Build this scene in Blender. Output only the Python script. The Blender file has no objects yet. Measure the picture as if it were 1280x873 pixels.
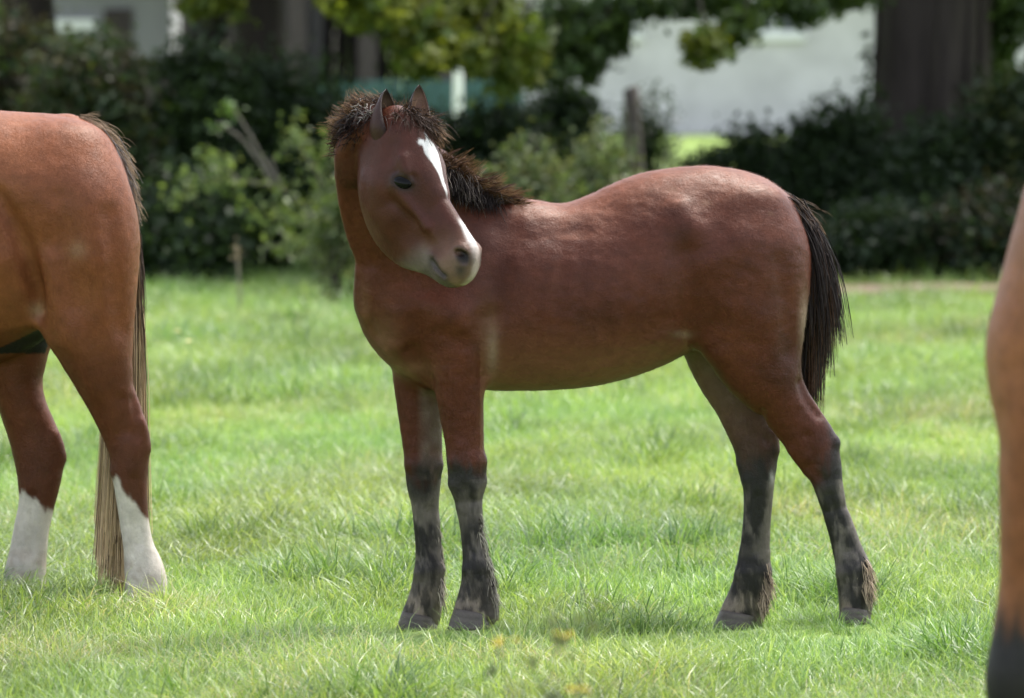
import bpy, math, random
import numpy as np
import openvdb as vdb
from mathutils import Vector, Matrix

random.seed(4)
RNG = np.random.default_rng(11)
SC = bpy.context.scene
COL = SC.collection

# ------------------------------------------------------------------ camera
FPX = 7111.0            # focal length in pixels of a 1280 px wide picture (200 mm lens)
CAM_D, CAM_H = 15.4, 1.59
PITCH = math.atan(386.5 / FPX)
cam_d = bpy.data.cameras.new('camera')
cam = bpy.data.objects.new('camera', cam_d)
COL.objects.link(cam)
cam.location = (0, -CAM_D, CAM_H)
cam.rotation_euler = (math.radians(90) - PITCH, 0, 0)
cam_d.sensor_width = 36.0
cam_d.lens = FPX / 1280 * 36.0
cam_d.clip_start = 0.5
cam_d.clip_end = 3000
cam_d.dof.use_dof = True
cam_d.dof.focus_distance = 15.3
cam_d.dof.aperture_fstop = 4.5
SC.camera = cam

# ------------------------------------------------------------------ sky and sun
SUN_DIR = Vector((0.42, 0.42, 1.0)).normalized()      # towards the sun: high, behind and to the right
w = bpy.data.worlds.new('World')
SC.world = w
w.use_nodes = True
nt = w.node_tree
sky = nt.nodes.new('ShaderNodeTexSky')
sky.sky_type = 'NISHITA'
sky.sun_disc = False
sky.sun_elevation = math.asin(SUN_DIR.z)
sky.sun_rotation = math.atan2(SUN_DIR.x, SUN_DIR.y)
sky.dust_density = 2.0
sky.ozone_density = 1.0
hs = nt.nodes.new('ShaderNodeHueSaturation')           # thin cloud: a paler sky
hs.inputs['Saturation'].default_value = 0.45
nt.links.new(sky.outputs[0], hs.inputs['Color'])
nt.links.new(hs.outputs[0], nt.nodes['Background'].inputs[0])
nt.nodes['Background'].inputs[1].default_value = 0.15
sl = bpy.data.lights.new('sun', 'SUN')
sl.energy = 1.9
sl.angle = math.radians(14)
sl.color = (1.0, 0.95, 0.86)
sun = bpy.data.objects.new('sun', sl)
COL.objects.link(sun)
sun.rotation_euler = (-SUN_DIR).to_track_quat('-Z', 'Y').to_euler()
SC.view_settings.view_transform = 'Standard'
SC.view_settings.look = 'None'
SC.view_settings.exposure = 1.62
SC.view_settings.gamma = 1.0
SC.cycles.max_bounces = 8
SC.cycles.transparent_max_bounces = 8
SC.cycles.caustics_reflective = False
SC.cycles.caustics_refractive = False

# ------------------------------------------------------------------ helpers
CP, SP = math.cos(PITCH), math.sin(PITCH)

def W(px, py, y=0.0):
    """point of the world at distance-plane y that the survey of the picture measured at (px, py)"""
    u = (px - 640.0) / FPX
    v = -(py - 436.5) / FPX
    dy = CP + v * SP
    dz = -SP + v * CP
    t = (CAM_D + y) / dy
    return np.array((u * t, y, CAM_H + dz * t))

def S(y=0.0):
    return FPX / (CAM_D + y)          # pixels per metre at plane y

def proj(P):
    P = np.asarray(P, float)
    x = P[:, 0]; y = P[:, 1] + CAM_D; z = P[:, 2] - CAM_H
    d = y * CP - z * SP
    v = y * SP + z * CP
    return 640 + FPX * x / d, 436.5 - FPX * v / d

def sstep(a, b, x):
    t = np.clip((x - a) / (b - a), 0, 1)
    return t * t * (3 - 2 * t)

def _hash(ix, iy, iz, seed):
    n = (ix.astype(np.int64) * 374761393 + iy.astype(np.int64) * 668265263 + iz.astype(np.int64) * 2147483647 + seed * 1274126177) & 0x7fffffff
    n = ((n ^ (n >> 13)) * 1274126177) & 0x7fffffff
    n = n ^ (n >> 16)
    return (n & 0xffff) / 65535.0

def noise3(P, seed=0):
    P = np.asarray(P, float)
    i = np.floor(P).astype(np.int64)
    f = P - i
    f = f * f * (3 - 2 * f)
    r = 0
    for dx in (0, 1):
        for dy in (0, 1):
            for dz in (0, 1):
                wgt = (f[:, 0] if dx else 1 - f[:, 0]) * (f[:, 1] if dy else 1 - f[:, 1]) * (f[:, 2] if dz else 1 - f[:, 2])
                r = r + wgt * _hash(i[:, 0] + dx, i[:, 1] + dy, i[:, 2] + dz, seed)
    return r

ROT = np.array(Matrix.Rotation(0.7, 3, Vector((1, .6, .35))) @ Matrix.Rotation(0.5, 3, 'Z'))

def fbm(P, seed=0, octv=3):
    P = np.asarray(P, float) @ ROT
    a, s, t = 0.5, 0.0, 0.0
    for o in range(octv):
        s = s + a * noise3(P, seed + o)
        P = (P * 2.03) @ ROT
        t += a
        a *= 0.5
    return s / t

def nrm(v):
    v = np.asarray(v, float)
    return v / (np.linalg.norm(v, axis=-1, keepdims=True) + 1e-12)

def catmull(P, per):
    P = np.asarray(P, float)
    n = len(P)
    out = []
    for i in range(n - 1):
        p0, p1, p2, p3 = P[max(i - 1, 0)], P[i], P[i + 1], P[min(i + 2, n - 1)]
        for k in range(per):
            t = k / per
            out.append(0.5 * (2 * p1 + (p2 - p0) * t + (2 * p0 - 5 * p1 + 4 * p2 - p3) * t * t + (3 * p1 - p0 - 3 * p2 + p3) * t ** 3))
    out.append(P[-1])
    return np.array(out)

def link(o, parent=None, col=None):
    (col or COL).objects.link(o)
    if parent is not None:
        o.parent = parent
    return o

def raw_mesh(name, V, tris=None, quads=None, colors=None, smooth=True, mats=()):
    V = np.asarray(V, np.float32)
    me = bpy.data.meshes.new(name)
    tris = np.zeros((0, 3), np.int32) if tris is None else np.asarray(tris, np.int32).reshape(-1, 3)
    quads = np.zeros((0, 4), np.int32) if quads is None else np.asarray(quads, np.int32).reshape(-1, 4)
    nl = tris.size + quads.size
    nf = len(tris) + len(quads)
    me.vertices.add(len(V))
    me.vertices.foreach_set('co', V.ravel())
    me.loops.add(nl)
    me.loops.foreach_set('vertex_index', np.concatenate((tris.ravel(), quads.ravel())))
    me.polygons.add(nf)
    st = np.concatenate((np.arange(len(tris)) * 3, tris.size + np.arange(len(quads)) * 4)).astype(np.int32)
    me.polygons.foreach_set('loop_start', st)
    me.polygons.foreach_set('use_smooth', np.full(nf, smooth))
    me.update(calc_edges=True)
    if colors is not None:
        c = np.ones((len(V), 4), np.float32)
        c[:, :3] = colors
        at = me.attributes.new('tint', 'FLOAT_COLOR', 'POINT')
        at.data.foreach_set('color', c.ravel())
    for m in mats:
        me.materials.append(m)
    return me

def obj(name, me, parent=None):
    return link(bpy.data.objects.new(name, me), parent)

def tag(o, label=None, cat=None, group=None, kind=None):
    if label: o['label'] = label
    if cat: o['category'] = cat
    if group: o['group'] = group
    if kind: o['kind'] = kind
    return o

def thing(name, label, cat, loc=(0, 0, 0), group=None):
    o = bpy.data.objects.new(name, None)
    o.empty_display_size = 0.1
    o.location = loc
    link(o)
    return tag(o, label, cat, group)

class MB:
    """collects geometry for ONE mesh"""
    def __init__(s):
        s.V, s.T, s.Q, s.C, s.n = [], [], [], [], 0
    def add(s, V, T=None, Q=None, C=(1, 1, 1)):
        V = np.asarray(V, float)
        if T is not None and len(T): s.T.append(np.asarray(T) + s.n)
        if Q is not None and len(Q): s.Q.append(np.asarray(Q) + s.n)
        s.V.append(V)
        C = np.asarray(C, float)
        s.C.append(np.broadcast_to(C, (len(V), 3)))
        s.n += len(V)
    def box(s, lo, hi, C=(1, 1, 1), rot=None, org=None, jit=0.0):
        lo, hi = np.array(lo, float), np.array(hi, float)
        V = np.array([[(lo, hi)[i][0], (lo, hi)[j][1], (lo, hi)[k][2]] for i in (0, 1) for j in (0, 1) for k in (0, 1)])
        if jit: V = V + RNG.normal(0, jit, V.shape)
        if rot is not None:
            V = (V - org) @ np.asarray(rot).T + org
        s.add(V, Q=[[0, 1, 3, 2], [4, 6, 7, 5], [0, 4, 5, 1], [2, 3, 7, 6], [0, 2, 6, 4], [1, 5, 7, 3]], C=C)
    def tube(s, P, R, sides=8, C=(1, 1, 1), cap=True, lump=0.0):
        P = np.asarray(P, float); n = len(P)
        R = np.broadcast_to(np.asarray(R, float), (n,))
        T = nrm(np.gradient(P, axis=0))
        ref = np.array((0, 0, 1.0)) if abs(T[0][2]) < 0.9 else np.array((1.0, 0, 0))
        A = nrm(np.cross(T, ref)); B = np.cross(T, A)
        th = np.linspace(0, 2 * np.pi, sides, endpoint=False)
        rr = R[:, None] * (1 + lump * RNG.normal(0, 1, (n, sides)))
        V = P[:, None, :] + rr[:, :, None] * (np.cos(th)[None, :, None] * A[:, None, :] + np.sin(th)[None, :, None] * B[:, None, :])
        V = V.reshape(-1, 3)
        Q = []
        for i in range(n - 1):
            for j in range(sides):
                a = i * sides + j; b = i * sides + (j + 1) % sides
                Q.append((a, b, b + sides, a + sides))
        Tt = []
        if cap:
            V = np.vstack((V, P[:1], P[-1:]))
            for j in range(sides):
                Tt.append((n * sides, (j + 1) % sides, j))
                Tt.append((n * sides + 1, (n - 1) * sides + j, (n - 1) * sides + (j + 1) % sides))
        Cc = np.asarray(C, float)
        if Cc.ndim == 2:
            Cc = np.repeat(Cc, sides, axis=0)
            if cap: Cc = np.vstack((Cc, Cc[:1], Cc[-1:]))
        s.add(V, T=Tt, Q=Q, C=Cc)
    def mesh(s, name, mat, smooth=True):
        V = np.vstack(s.V); C = np.vstack(s.C)
        T = np.vstack(s.T) if s.T else None
        Q = np.vstack(s.Q) if s.Q else None
        return raw_mesh(name, V, T, Q, C, smooth, (mat,))
    def build(s, name, mat, parent=None, smooth=True):
        return obj(name, s.mesh(name, mat, smooth), parent)

# ------------------------------------------------------------------ materials
def mat_base(name):
    m = bpy.data.materials.new(name)
    m.use_nodes = True
    t = m.node_tree
    b = t.nodes['Principled BSDF']
    return m, t, b

def noise_node(t, scale, detail=4, rough=0.6, coord='Object', vec_scale=None):
    tc = t.nodes.new('ShaderNodeTexCoord')
    n = t.nodes.new('ShaderNodeTexNoise')
    n.inputs['Scale'].default_value = scale
    n.inputs['Detail'].default_value = detail
    n.inputs['Roughness'].default_value = rough
    if vec_scale:
        mp = t.nodes.new('ShaderNodeMapping')
        mp.inputs['Scale'].default_value = vec_scale
        t.links.new(tc.outputs[coord], mp.inputs[0])
        t.links.new(mp.outputs[0], n.inputs['Vector'])
    else:
        t.links.new(tc.outputs[coord], n.inputs['Vector'])
    return n

def tinted(name, rough=0.6, spec=0.3, var=0.25, scale=30, bump=0.0, bscale=60, sheen=0.0, vec_scale=None):
    """base colour = the 'tint' attribute, varied a little by noise"""
    m, t, b = mat_base(name)
    a = t.nodes.new('ShaderNodeAttribute'); a.attribute_name = 'tint'
    n = noise_node(t, scale, vec_scale=vec_scale)
    mr = t.nodes.new('ShaderNodeMapRange')
    mr.inputs[1].default_value = 0.25; mr.inputs[2].default_value = 0.75
    mr.inputs[3].default_value = 1 - var; mr.inputs[4].default_value = 1 + var
    t.links.new(n.outputs[0], mr.inputs[0])
    mx = t.nodes.new('ShaderNodeVectorMath'); mx.operation = 'SCALE'
    t.links.new(a.outputs['Color'], mx.inputs[0]); t.links.new(mr.outputs[0], mx.inputs['Scale'])
    t.links.new(mx.outputs[0], b.inputs['Base Color'])
    b.inputs['Roughness'].default_value = rough
    b.inputs['Specular IOR Level'].default_value = spec
    if sheen:
        b.inputs['Sheen Weight'].default_value = sheen
        b.inputs['Sheen Roughness'].default_value = 0.5
    if bump:
        n2 = noise_node(t, bscale, 6, 0.65, vec_scale=vec_scale)
        bp = t.nodes.new('ShaderNodeBump'); bp.inputs['Strength'].default_value = bump; bp.inputs['Distance'].default_value = 0.01
        t.links.new(n2.outputs[0], bp.inputs['Height']); t.links.new(bp.outputs[0], b.inputs['Normal'])
    return m

def leaf_mat(name, trans=0.4, rough=0.5, spec=0.35, instancer=False):
    m, t, b = mat_base(name)
    a = t.nodes.new('ShaderNodeAttribute'); a.attribute_name = 'tint'
    col = a.outputs['Color']
    if instancer:
        a2 = t.nodes.new('ShaderNodeAttribute'); a2.attribute_type = 'INSTANCER'; a2.attribute_name = 'itint'
        mx = t.nodes.new('ShaderNodeMix'); mx.data_type = 'RGBA'; mx.blend_type = 'MULTIPLY'
        mx.inputs[0].default_value = 1.0
        t.links.new(col, mx.inputs[6]); t.links.new(a2.outputs['Color'], mx.inputs[7])
        col = mx.outputs[2]
    b.inputs['Roughness'].default_value = rough
    b.inputs['Specular IOR Level'].default_value = spec
    t.links.new(col, b.inputs['Base Color'])
    tr = t.nodes.new('ShaderNodeBsdfTranslucent')
    g = t.nodes.new('ShaderNodeVectorMath'); g.operation = 'MULTIPLY'; g.inputs[1].default_value = (1.25, 1.2, 0.6)
    t.links.new(col, g.inputs[0]); t.links.new(g.outputs[0], tr.inputs['Color'])
    ms = t.nodes.new('ShaderNodeMixShader'); ms.inputs[0].default_value = trans
    t.links.new(b.outputs[0], ms.inputs[1]); t.links.new(tr.outputs[0], ms.inputs[2])
    t.links.new(ms.outputs[0], t.nodes['Material Output'].inputs['Surface'])
    return m

M_COAT = tinted('horse_coat', 0.48, 0.22, 0.22, 26, 0.25, 160)
M_HAIR = tinted('short_hair', 0.40, 0.20, 0.14, 34)
M_STRAND = tinted('long_hair', 0.5, 0.18, 0.12, 40)
M_HOOF = tinted('hoof_horn', 0.5, 0.35, 0.25, 40, 0.3, 80)
M_EYE, _t, _b = mat_base('eye_gloss')
_b.inputs['Base Color'].default_value = (0.004, 0.0035, 0.004, 1); _b.inputs['Roughness'].default_value = 0.12; _b.inputs['Specular IOR Level'].default_value = 0.12
M_LEAF = leaf_mat('leaf', 0.4)
M_GRASS = leaf_mat('grass_blade', 0.45, 0.38, 0.5, True)
M_BARK = tinted('bark', 0.85, 0.2, 0.35, 14, 0.9, 22, vec_scale=(1, 1, 0.15))
M_WOOD = tinted('weathered_wood', 0.85, 0.2, 0.3, 12, 0.5, 30, vec_scale=(1, 1, 0.1))
M_STEM = tinted('plant_stem', 0.7, 0.2, 0.2, 30)
# ------------------------------------------------------------------ body surfaces from a distance field
class Field:
    def __init__(s, lo, hi, h):
        s.h = h
        s.lo = np.array(lo, float)
        s.n = np.ceil((np.array(hi, float) - s.lo) / h).astype(int) + 1
        s.ax = [(s.lo[i] + h * np.arange(s.n[i])).astype(np.float32) for i in range(3)]
        s.big = 0.06
        s.a = np.full(s.n, s.big, np.float32)
    def reg(s, lo, hi):
        i0 = np.clip(np.floor((np.asarray(lo) - s.lo) / s.h).astype(int), 0, s.n - 1)
        i1 = np.clip(np.ceil((np.asarray(hi) - s.lo) / s.h).astype(int) + 1, 1, s.n)
        i1 = np.maximum(i1, i0 + 1)
        return tuple(slice(i0[k], i1[k]) for k in range(3))
    def tube(s, ctrl, lat, k=0.02, per=3, mode='add'):
        """ctrl rows: x y z, half-size across (in the plane of lat x tangent), half-size along lat, egg"""
        C = np.asarray(ctrl, float)
        if C.shape[1] == 5: C = np.hstack((C, np.zeros((len(C), 1))))
        C = catmull(C, per) if per > 1 else C
        rm = np.max(C[:, 3:5], axis=1)
        mg = s.big - 0.015
        R = s.reg(C[:, :3].min(0) - rm.max() - mg, C[:, :3].max(0) + rm.max() + mg)
        off = np.array([r.start for r in R])
        L = np.full([r.stop - r.start for r in R], s.big, np.float32)
        lat = np.asarray(lat, float)
        for i in range(len(C) - 1):
            p, q = C[i, :3], C[i + 1, :3]
            r = max(rm[i], rm[i + 1]) + mg
            Q = s.reg(np.minimum(p, q) - r, np.maximum(p, q) + r)
            X = s.ax[0][Q[0]][:, None, None] - np.float32(p[0])
            Y = s.ax[1][Q[1]][None, :, None] - np.float32(p[1])
            Z = s.ax[2][Q[2]][None, None, :] - np.float32(p[2])
            sg = q - p; l2 = float(sg @ sg); l = math.sqrt(l2)
            T = sg / l
            B = lat - T * (lat @ T); B /= np.linalg.norm(B)
            U = np.cross(B, T)
            dt = X * np.float32(T[0]) + Y * np.float32(T[1]) + Z * np.float32(T[2])
            t = np.clip(dt / np.float32(l), 0, 1)
            wv = dt - t * np.float32(l)
            u = X * np.float32(U[0]) + Y * np.float32(U[1]) + Z * np.float32(U[2])
            v = X * np.float32(B[0]) + Y * np.float32(B[1]) + Z * np.float32(B[2])
            a = C[i, 3] + t * np.float32(C[i + 1, 3] - C[i, 3])
            b = C[i, 4] + t * np.float32(C[i + 1, 4] - C[i, 4])
            e = 0.5 * (C[i, 5] + C[i + 1, 5])
            ia = 1 / a
            ua = u * ia
            if abs(e) > 1e-4:
                b = b * (1 - np.float32(e) * np.clip(ua, -1, 1))
            ib = 1 / b
            im = np.maximum(ia, ib)
            vb = v * ib; wm = wv * im
            k0 = np.sqrt(ua * ua + vb * vb + wm * wm)
            k1 = np.sqrt((ua * ia) ** 2 + (vb * ib) ** 2 + (wm * im) ** 2) + np.float32(1e-6)
            d = k0 * (k0 - 1) / k1
            sub = tuple(slice(Q[m].start - off[m], Q[m].stop - off[m]) for m in range(3))
            np.minimum(L[sub], d, out=L[sub])
        G = s.a[R]
        if mode == 'add':
            hh = np.maximum(k - np.abs(G - L), 0) / k
            s.a[R] = np.minimum(G, L) - hh * hh * (k * 0.25)
        else:
            L = -L
            hh = np.maximum(k - np.abs(G - L), 0) / k
            s.a[R] = np.maximum(G, L) + hh * hh * (k * 0.25)
    def bump(s, P, sig, amp):
        """raise (amp > 0) or hollow the surface along a line"""
        P = np.asarray(P, float)
        if P.ndim == 1: P = P[None]
        if len(P) == 1: P = np.vstack((P, P + (1e-4, 0, 0)))
        R = s.reg(P.min(0) - 3 * sig, P.max(0) + 3 * sig)
        X, Y, Z = s.ax[0][R[0]][:, None, None], s.ax[1][R[1]][None, :, None], s.ax[2][R[2]][None, None, :]
        D = None
        for i in range(len(P) - 1):
            p, q = P[i], P[i + 1]
            g = q - p; l2 = float(g @ g)
            t = np.clip(((X - p[0]) * g[0] + (Y - p[1]) * g[1] + (Z - p[2]) * g[2]) / l2, 0, 1)
            d = (X - p[0] - t * g[0]) ** 2 + (Y - p[1] - t * g[1]) ** 2 + (Z - p[2] - t * g[2]) ** 2
            D = d if D is None else np.minimum(D, d)
        s.a[R] -= (amp * np.exp(-D / (2 * sig * sig))).astype(np.float32)
    def blur(s, n, box=None, soft=0.0):
        R = s.reg(*box) if box is not None else tuple(slice(0, k) for k in s.n)
        o = s.a[R]; B = o.copy()
        for _ in range(n):
            for ax in range(3):
                M = np.moveaxis(B, ax, 0)
                T = M.copy()
                T[1:-1] = 0.5 * M[1:-1] + 0.25 * (M[2:] + M[:-2])
                B = np.moveaxis(T, 0, ax)
        if soft:
            Wt = np.float32(1)
            for ax in range(3):
                t = s.ax[ax][R[ax]]
                k = (sstep(box[0][ax], box[0][ax] + soft, t) * sstep(box[1][ax], box[1][ax] - soft, t)).astype(np.float32)
                sh = [1, 1, 1]; sh[ax] = -1
                Wt = Wt * k.reshape(sh)
            B = o + (B - o) * Wt
        s.a[R] = B
    def ray(s, o, d):
        """first surface point along a ray"""
        o = np.asarray(o, float); d = nrm(d)
        for k in range(4000):
            p = o + d * (k * 0.002)
            i = np.round((p - s.lo) / s.h).astype(int)
            if np.all(i >= 0) and np.all(i < s.n) and s.a[tuple(i)] < 0:
                return p
        return None
    def extract(s):
        g = vdb.FloatGrid(s.big)
        g.copyFromArray(np.ascontiguousarray(s.a))
        P, T, Q = g.convertToPolygons(isovalue=0.0, adaptivity=0.0)
        P = P * s.h + s.lo
        return P, T, Q

def facing(px, py):
    """direction of the line of sight through a measured picture point"""
    return nrm(W(px, py, 5.0) - np.array((0, -CAM_D, CAM_H)))

def pairs(rows, scale_y=None):
    """rows: (xa, ya, xb, yb, depth, lateral half-width[, egg]) -> tube control rows"""
    out = []
    for r in rows:
        a, b = W(r[0], r[1], r[4]), W(r[2], r[3], r[4])
        out.append(list((a + b) / 2) + [np.linalg.norm(a - b) / 2, r[5], r[6] if len(r) > 6 else 0.0])
    return out

def normals_of(V, T, Q):
    N = np.zeros_like(V)
    for F in (T, Q):
        if len(F) == 0: continue
        n = np.cross(V[F[:, 1]] - V[F[:, 0]], V[F[:, 2]] - V[F[:, 0]])
        for k in range(F.shape[1]):
            np.add.at(N, F[:, k], n)
    return nrm(N)

def roughen(V, T, Q, N, amt, seed):
    """the small unevenness of skin and coat"""
    d = (fbm(V * np.array((11, 11, 15)), seed) - .5) * .0042 + (fbm(V * np.array((34, 34, 46)), seed + 7, 2) - .5) * .0026
    V = V + N * (d * amt)[:, None]
    return V, normals_of(V, T, Q)

def fur_mesh(name, V, N, T, Q, C, count, flow, length, width, lift=0.3, wgt=None):
    """short coat hairs rooted on the skin: one sliver each"""
    F = np.vstack([x for x in (T, Q[:, [0, 1, 2]] if len(Q) else np.zeros((0, 3), int), Q[:, [0, 2, 3]] if len(Q) else np.zeros((0, 3), int)) if len(x)])
    A = np.linalg.norm(np.cross(V[F[:, 1]] - V[F[:, 0]], V[F[:, 2]] - V[F[:, 0]]), axis=1)
    if wgt is not None: A = A * wgt[F].mean(1)
    f = F[np.searchsorted(np.cumsum(A) / A.sum(), RNG.random(count)).clip(0, len(F) - 1)]
    r1, r2 = np.sqrt(RNG.random(count)), RNG.random(count)
    bc = np.stack((1 - r1, r1 * (1 - r2), r1 * r2), 1)[:, :, None]
    P = (V[f] * bc).sum(1); n = nrm((N[f] * bc).sum(1)); c = (C[f] * bc).sum(1)
    fl = flow(P)
    fl = nrm(fl - n * (fl * n).sum(1, keepdims=True))
    ln = length(P) * (0.6 + 0.9 * RNG.random(count))
    d = nrm(fl + n * (lift * (0.5 + RNG.random(count)))[:, None] + RNG.normal(0, 0.13, (count, 3)))
    side = nrm(np.cross(d, n)) * width * 0.5
    tip = P + d * ln[:, None]
    base = P - n * 0.0015
    VV = np.stack((base - side, base + side, tip), 1).reshape(-1, 3)
    cc = c * (0.86 + 0.22 * RNG.random((count, 1)) + 0.30 * (fbm(P * np.array((70, 70, 45)), 61, 2) - .5)[:, None])
    CC = np.repeat(cc, 3, axis=0)
    CC[2::3] *= 1.08
    me = raw_mesh(name, VV, np.arange(count * 3).reshape(-1, 3), None, CC, True, (M_HAIR,))
    nn = nrm(n + 0.12 * d)
    me.normals_split_custom_set_from_vertices(np.repeat(nn, 3, axis=0).tolist())
    return me

def strands(mb, roots, dirs, lens, grav, width, c0, c1, seg=6, wave=0.0, curl=None, tipw=0.25, clump=0, pull=.6):
    """tapered three-sided hairs; each starts along its dir and bends towards gravity"""
    n = len(roots)
    P = np.asarray(roots, float).copy(); d = nrm(dirs).copy()
    lens = np.broadcast_to(np.asarray(lens, float), (n,)); grav = np.broadcast_to(np.asarray(grav, float), (n,))
    ph = RNG.random((n, 3)) * 6.28
    if clump:                                   # hairs gather into locks
        order = np.argsort(P @ np.array((.5, .25, -1.0)) + RNG.normal(0, .004, n))
        gi = np.empty(n, int); gi[order] = order[(np.arange(n) // clump) * clump]
        ph = ph[gi] + RNG.normal(0, .35, (n, 3)); d = nrm(d[gi] + .35 * (d - d[gi]))
        lens = lens[gi] * (.82 + .22 * RNG.random(n))
    pts = [P.copy()]
    st = lens / seg
    for k in range(seg):
        d = d + np.array((0, 0, -1.0)) * (grav[:, None]) + (0 if curl is None else curl)
        if wave:
            d = d + wave * np.sin(ph + k * 1.1)
        d = nrm(d)
        P = P + d * st[:, None]
        pts.append(P.copy())
    pts = np.stack(pts, 1)                                   # n, seg+1, 3
    if clump:
        sc_ = np.linspace(0, 1, seg + 1)[None, :, None]
        pts = pts + (pts[gi] - pts) * (pull * sc_ ** .8)
        var0 = (.7 + .6 * RNG.random((n, 1)))[gi]
    Tn = nrm(np.gradient(pts, axis=1))
    ref = nrm(RNG.normal(0, 1, (n, 1, 3)))
    A = nrm(np.cross(Tn, ref)); B = np.cross(Tn, A)
    s = np.linspace(0, 1, seg + 1)
    r = (0.5 * width * (1 - s * (1 - tipw)))[None, :, None]
    ring = [pts + r * (math.cos(t) * A + math.sin(t) * B) for t in (0, 2.094, 4.189)]
    VV = np.stack(ring, 2)                                    # n, seg+1, 3, 3
    c0 = np.asarray(c0, float); c1 = np.asarray(c1, float)
    if c0.ndim == 1: c0 = np.broadcast_to(c0, (n, 3))
    if c1.ndim == 1: c1 = np.broadcast_to(c1, (n, 3))
    var = (0.7 + 0.6 * RNG.random((n, 1)))
    if clump: var = var * .5 + var0 * .5
    CC = (c0[:, None, :] * (1 - s[None, :, None]) + c1[:, None, :] * s[None, :, None]) * var[:, None, :]
    CC = np.repeat(CC[:, :, None, :], 3, axis=2)
    m = (seg + 1) * 3
    Q = []
    for k in range(seg):
        for j in range(3):
            Q.append((k * 3 + j, k * 3 + (j + 1) % 3, k * 3 + 3 + (j + 1) % 3, k * 3 + 3 + j))
    Q = np.array(Q)[None] + (np.arange(n) * m)[:, None, None]
    mb.add(VV.reshape(-1, 3), Q=Q.reshape(-1, 4), C=CC.reshape(-1, 3))

def sample_line(P, n, jit=0.0):
    P = np.asarray(P, float)
    t = np.linspace(0, 1, len(P))
    u = RNG.random(n)
    Q = np.stack([np.interp(u, t, P[:, k]) for k in range(P.shape[1])], 1)
    return Q + RNG.normal(0, 1, Q.shape) * jit, u

def make_ear(parent, base, tip, face, wid, c_out, c_in, c_edge, cup=1.0):
    base, tip = np.asarray(base, float), np.asarray(tip, float)
    ax = nrm(tip - base); L = np.linalg.norm(tip - base)
    fc = nrm(face - ax * (np.asarray(face) @ ax)); sd = np.cross(ax, fc)
    ns, na = 16, 17
    V, C = [], []
    for lay in (0, 1):
        for i in range(ns):
            s = i / (ns - 1)
            r = wid * (0.50 + 0.50 * float(sstep(0, .42, np.array(s)))) * (1 - s ** 2.3) ** 0.8 + 0.0012
            ph = math.radians(165 - 75 * s) * cup
            for j in range(na):
                q = j / (na - 1) * 2 - 1
                a = q * ph
                rr = r - (0.0045 * lay * (1 - 0.6 * s))
                p = base + ax * (s * L) + rr * (-math.cos(a) * fc * (0.75 + 0.25 * (1 - s)) + math.sin(a) * sd) - fc * 0.012 * s * s + ax * 0.0
                edge = abs(q) ** 5
                tipf = sstep(0.72, 0.95, np.array(s))
                c = np.array(c_in if lay else c_out)
                k = max(0.75 * edge, float(tipf)) if not lay else max(0.5 * edge, float(tipf) * 0.8)
                V.append(p); C.append(c * (1 - k) + np.array(c_edge) * k)
    V = np.array(V); m = ns * na
    Q = []
    for i in range(ns - 1):
        for j in range(na - 1):
            a = i * na + j
            Q.append((a, a + 1, a + na + 1, a + na))
            b = m + a
            Q.append((b, b + na, b + na + 1, b + 1))
    for i in range(ns - 1):
        for j in (0, na - 1):
            a = i * na + j
            Q.append((a, a + na, m + a + na, m + a))
    for j in range(na - 1):
        a = (ns - 1) * na + j
        Q.append((a, a + 1, m + a + 1, m + a))
    mb = MB(); mb.add(V, Q=Q, C=C)
    return mb.build('ear', M_COAT, parent)

def make_hoof(parent, cor, gr, toe, r0, r1, c, lat=None):
    """hoof wall from the coronet ring down to the ground"""
    cor, gr = np.asarray(cor, float), np.asarray(gr, float)
    toe = nrm(np.array((toe[0], toe[1], 0.0))); sd = np.array((-toe[1], toe[0], 0))
    th = np.linspace(0, 2 * np.pi, 28, endpoint=False)
    V, C = [], []
    ks = np.linspace(0, 1, 7)
    for k in ks:
        cc = cor * (1 - k) + gr * k
        r = r0 * (1 - k) + r1 * k
        tilt = (1 - k) * 0.35
        for t in th:
            ex = math.cos(t)
            fr = ex * r * (1.12 if ex > 0 else 0.9)
            p = cc + toe * fr + sd * math.sin(t) * r * 0.95
            p[2] += tilt * ex * r * 0.6
            V.append(p); C.append(np.array(c) * (0.85 + 0.3 * ((int(k * 6)) % 2)))
    n = len(th); Q = []
    for i in range(len(ks) - 1):
        for j in range(n):
            a, b = i * n + j, i * n + (j + 1) % n
            Q.append((a, a + n, b + n, b))
    V.append(gr); C.append(c); V.append(cor); C.append(c)
    T = [((len(ks) - 1) * n + j, len(V) - 2, (len(ks) - 1) * n + (j + 1) % n) for j in range(n)]
    T += [(j, (j + 1) % n, len(V) - 1) for j in range(n)]
    mb = MB(); mb.add(np.array(V), T=T, Q=Q, C=C)
    return mb.build('hoof', M_HOOF, parent)
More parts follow.
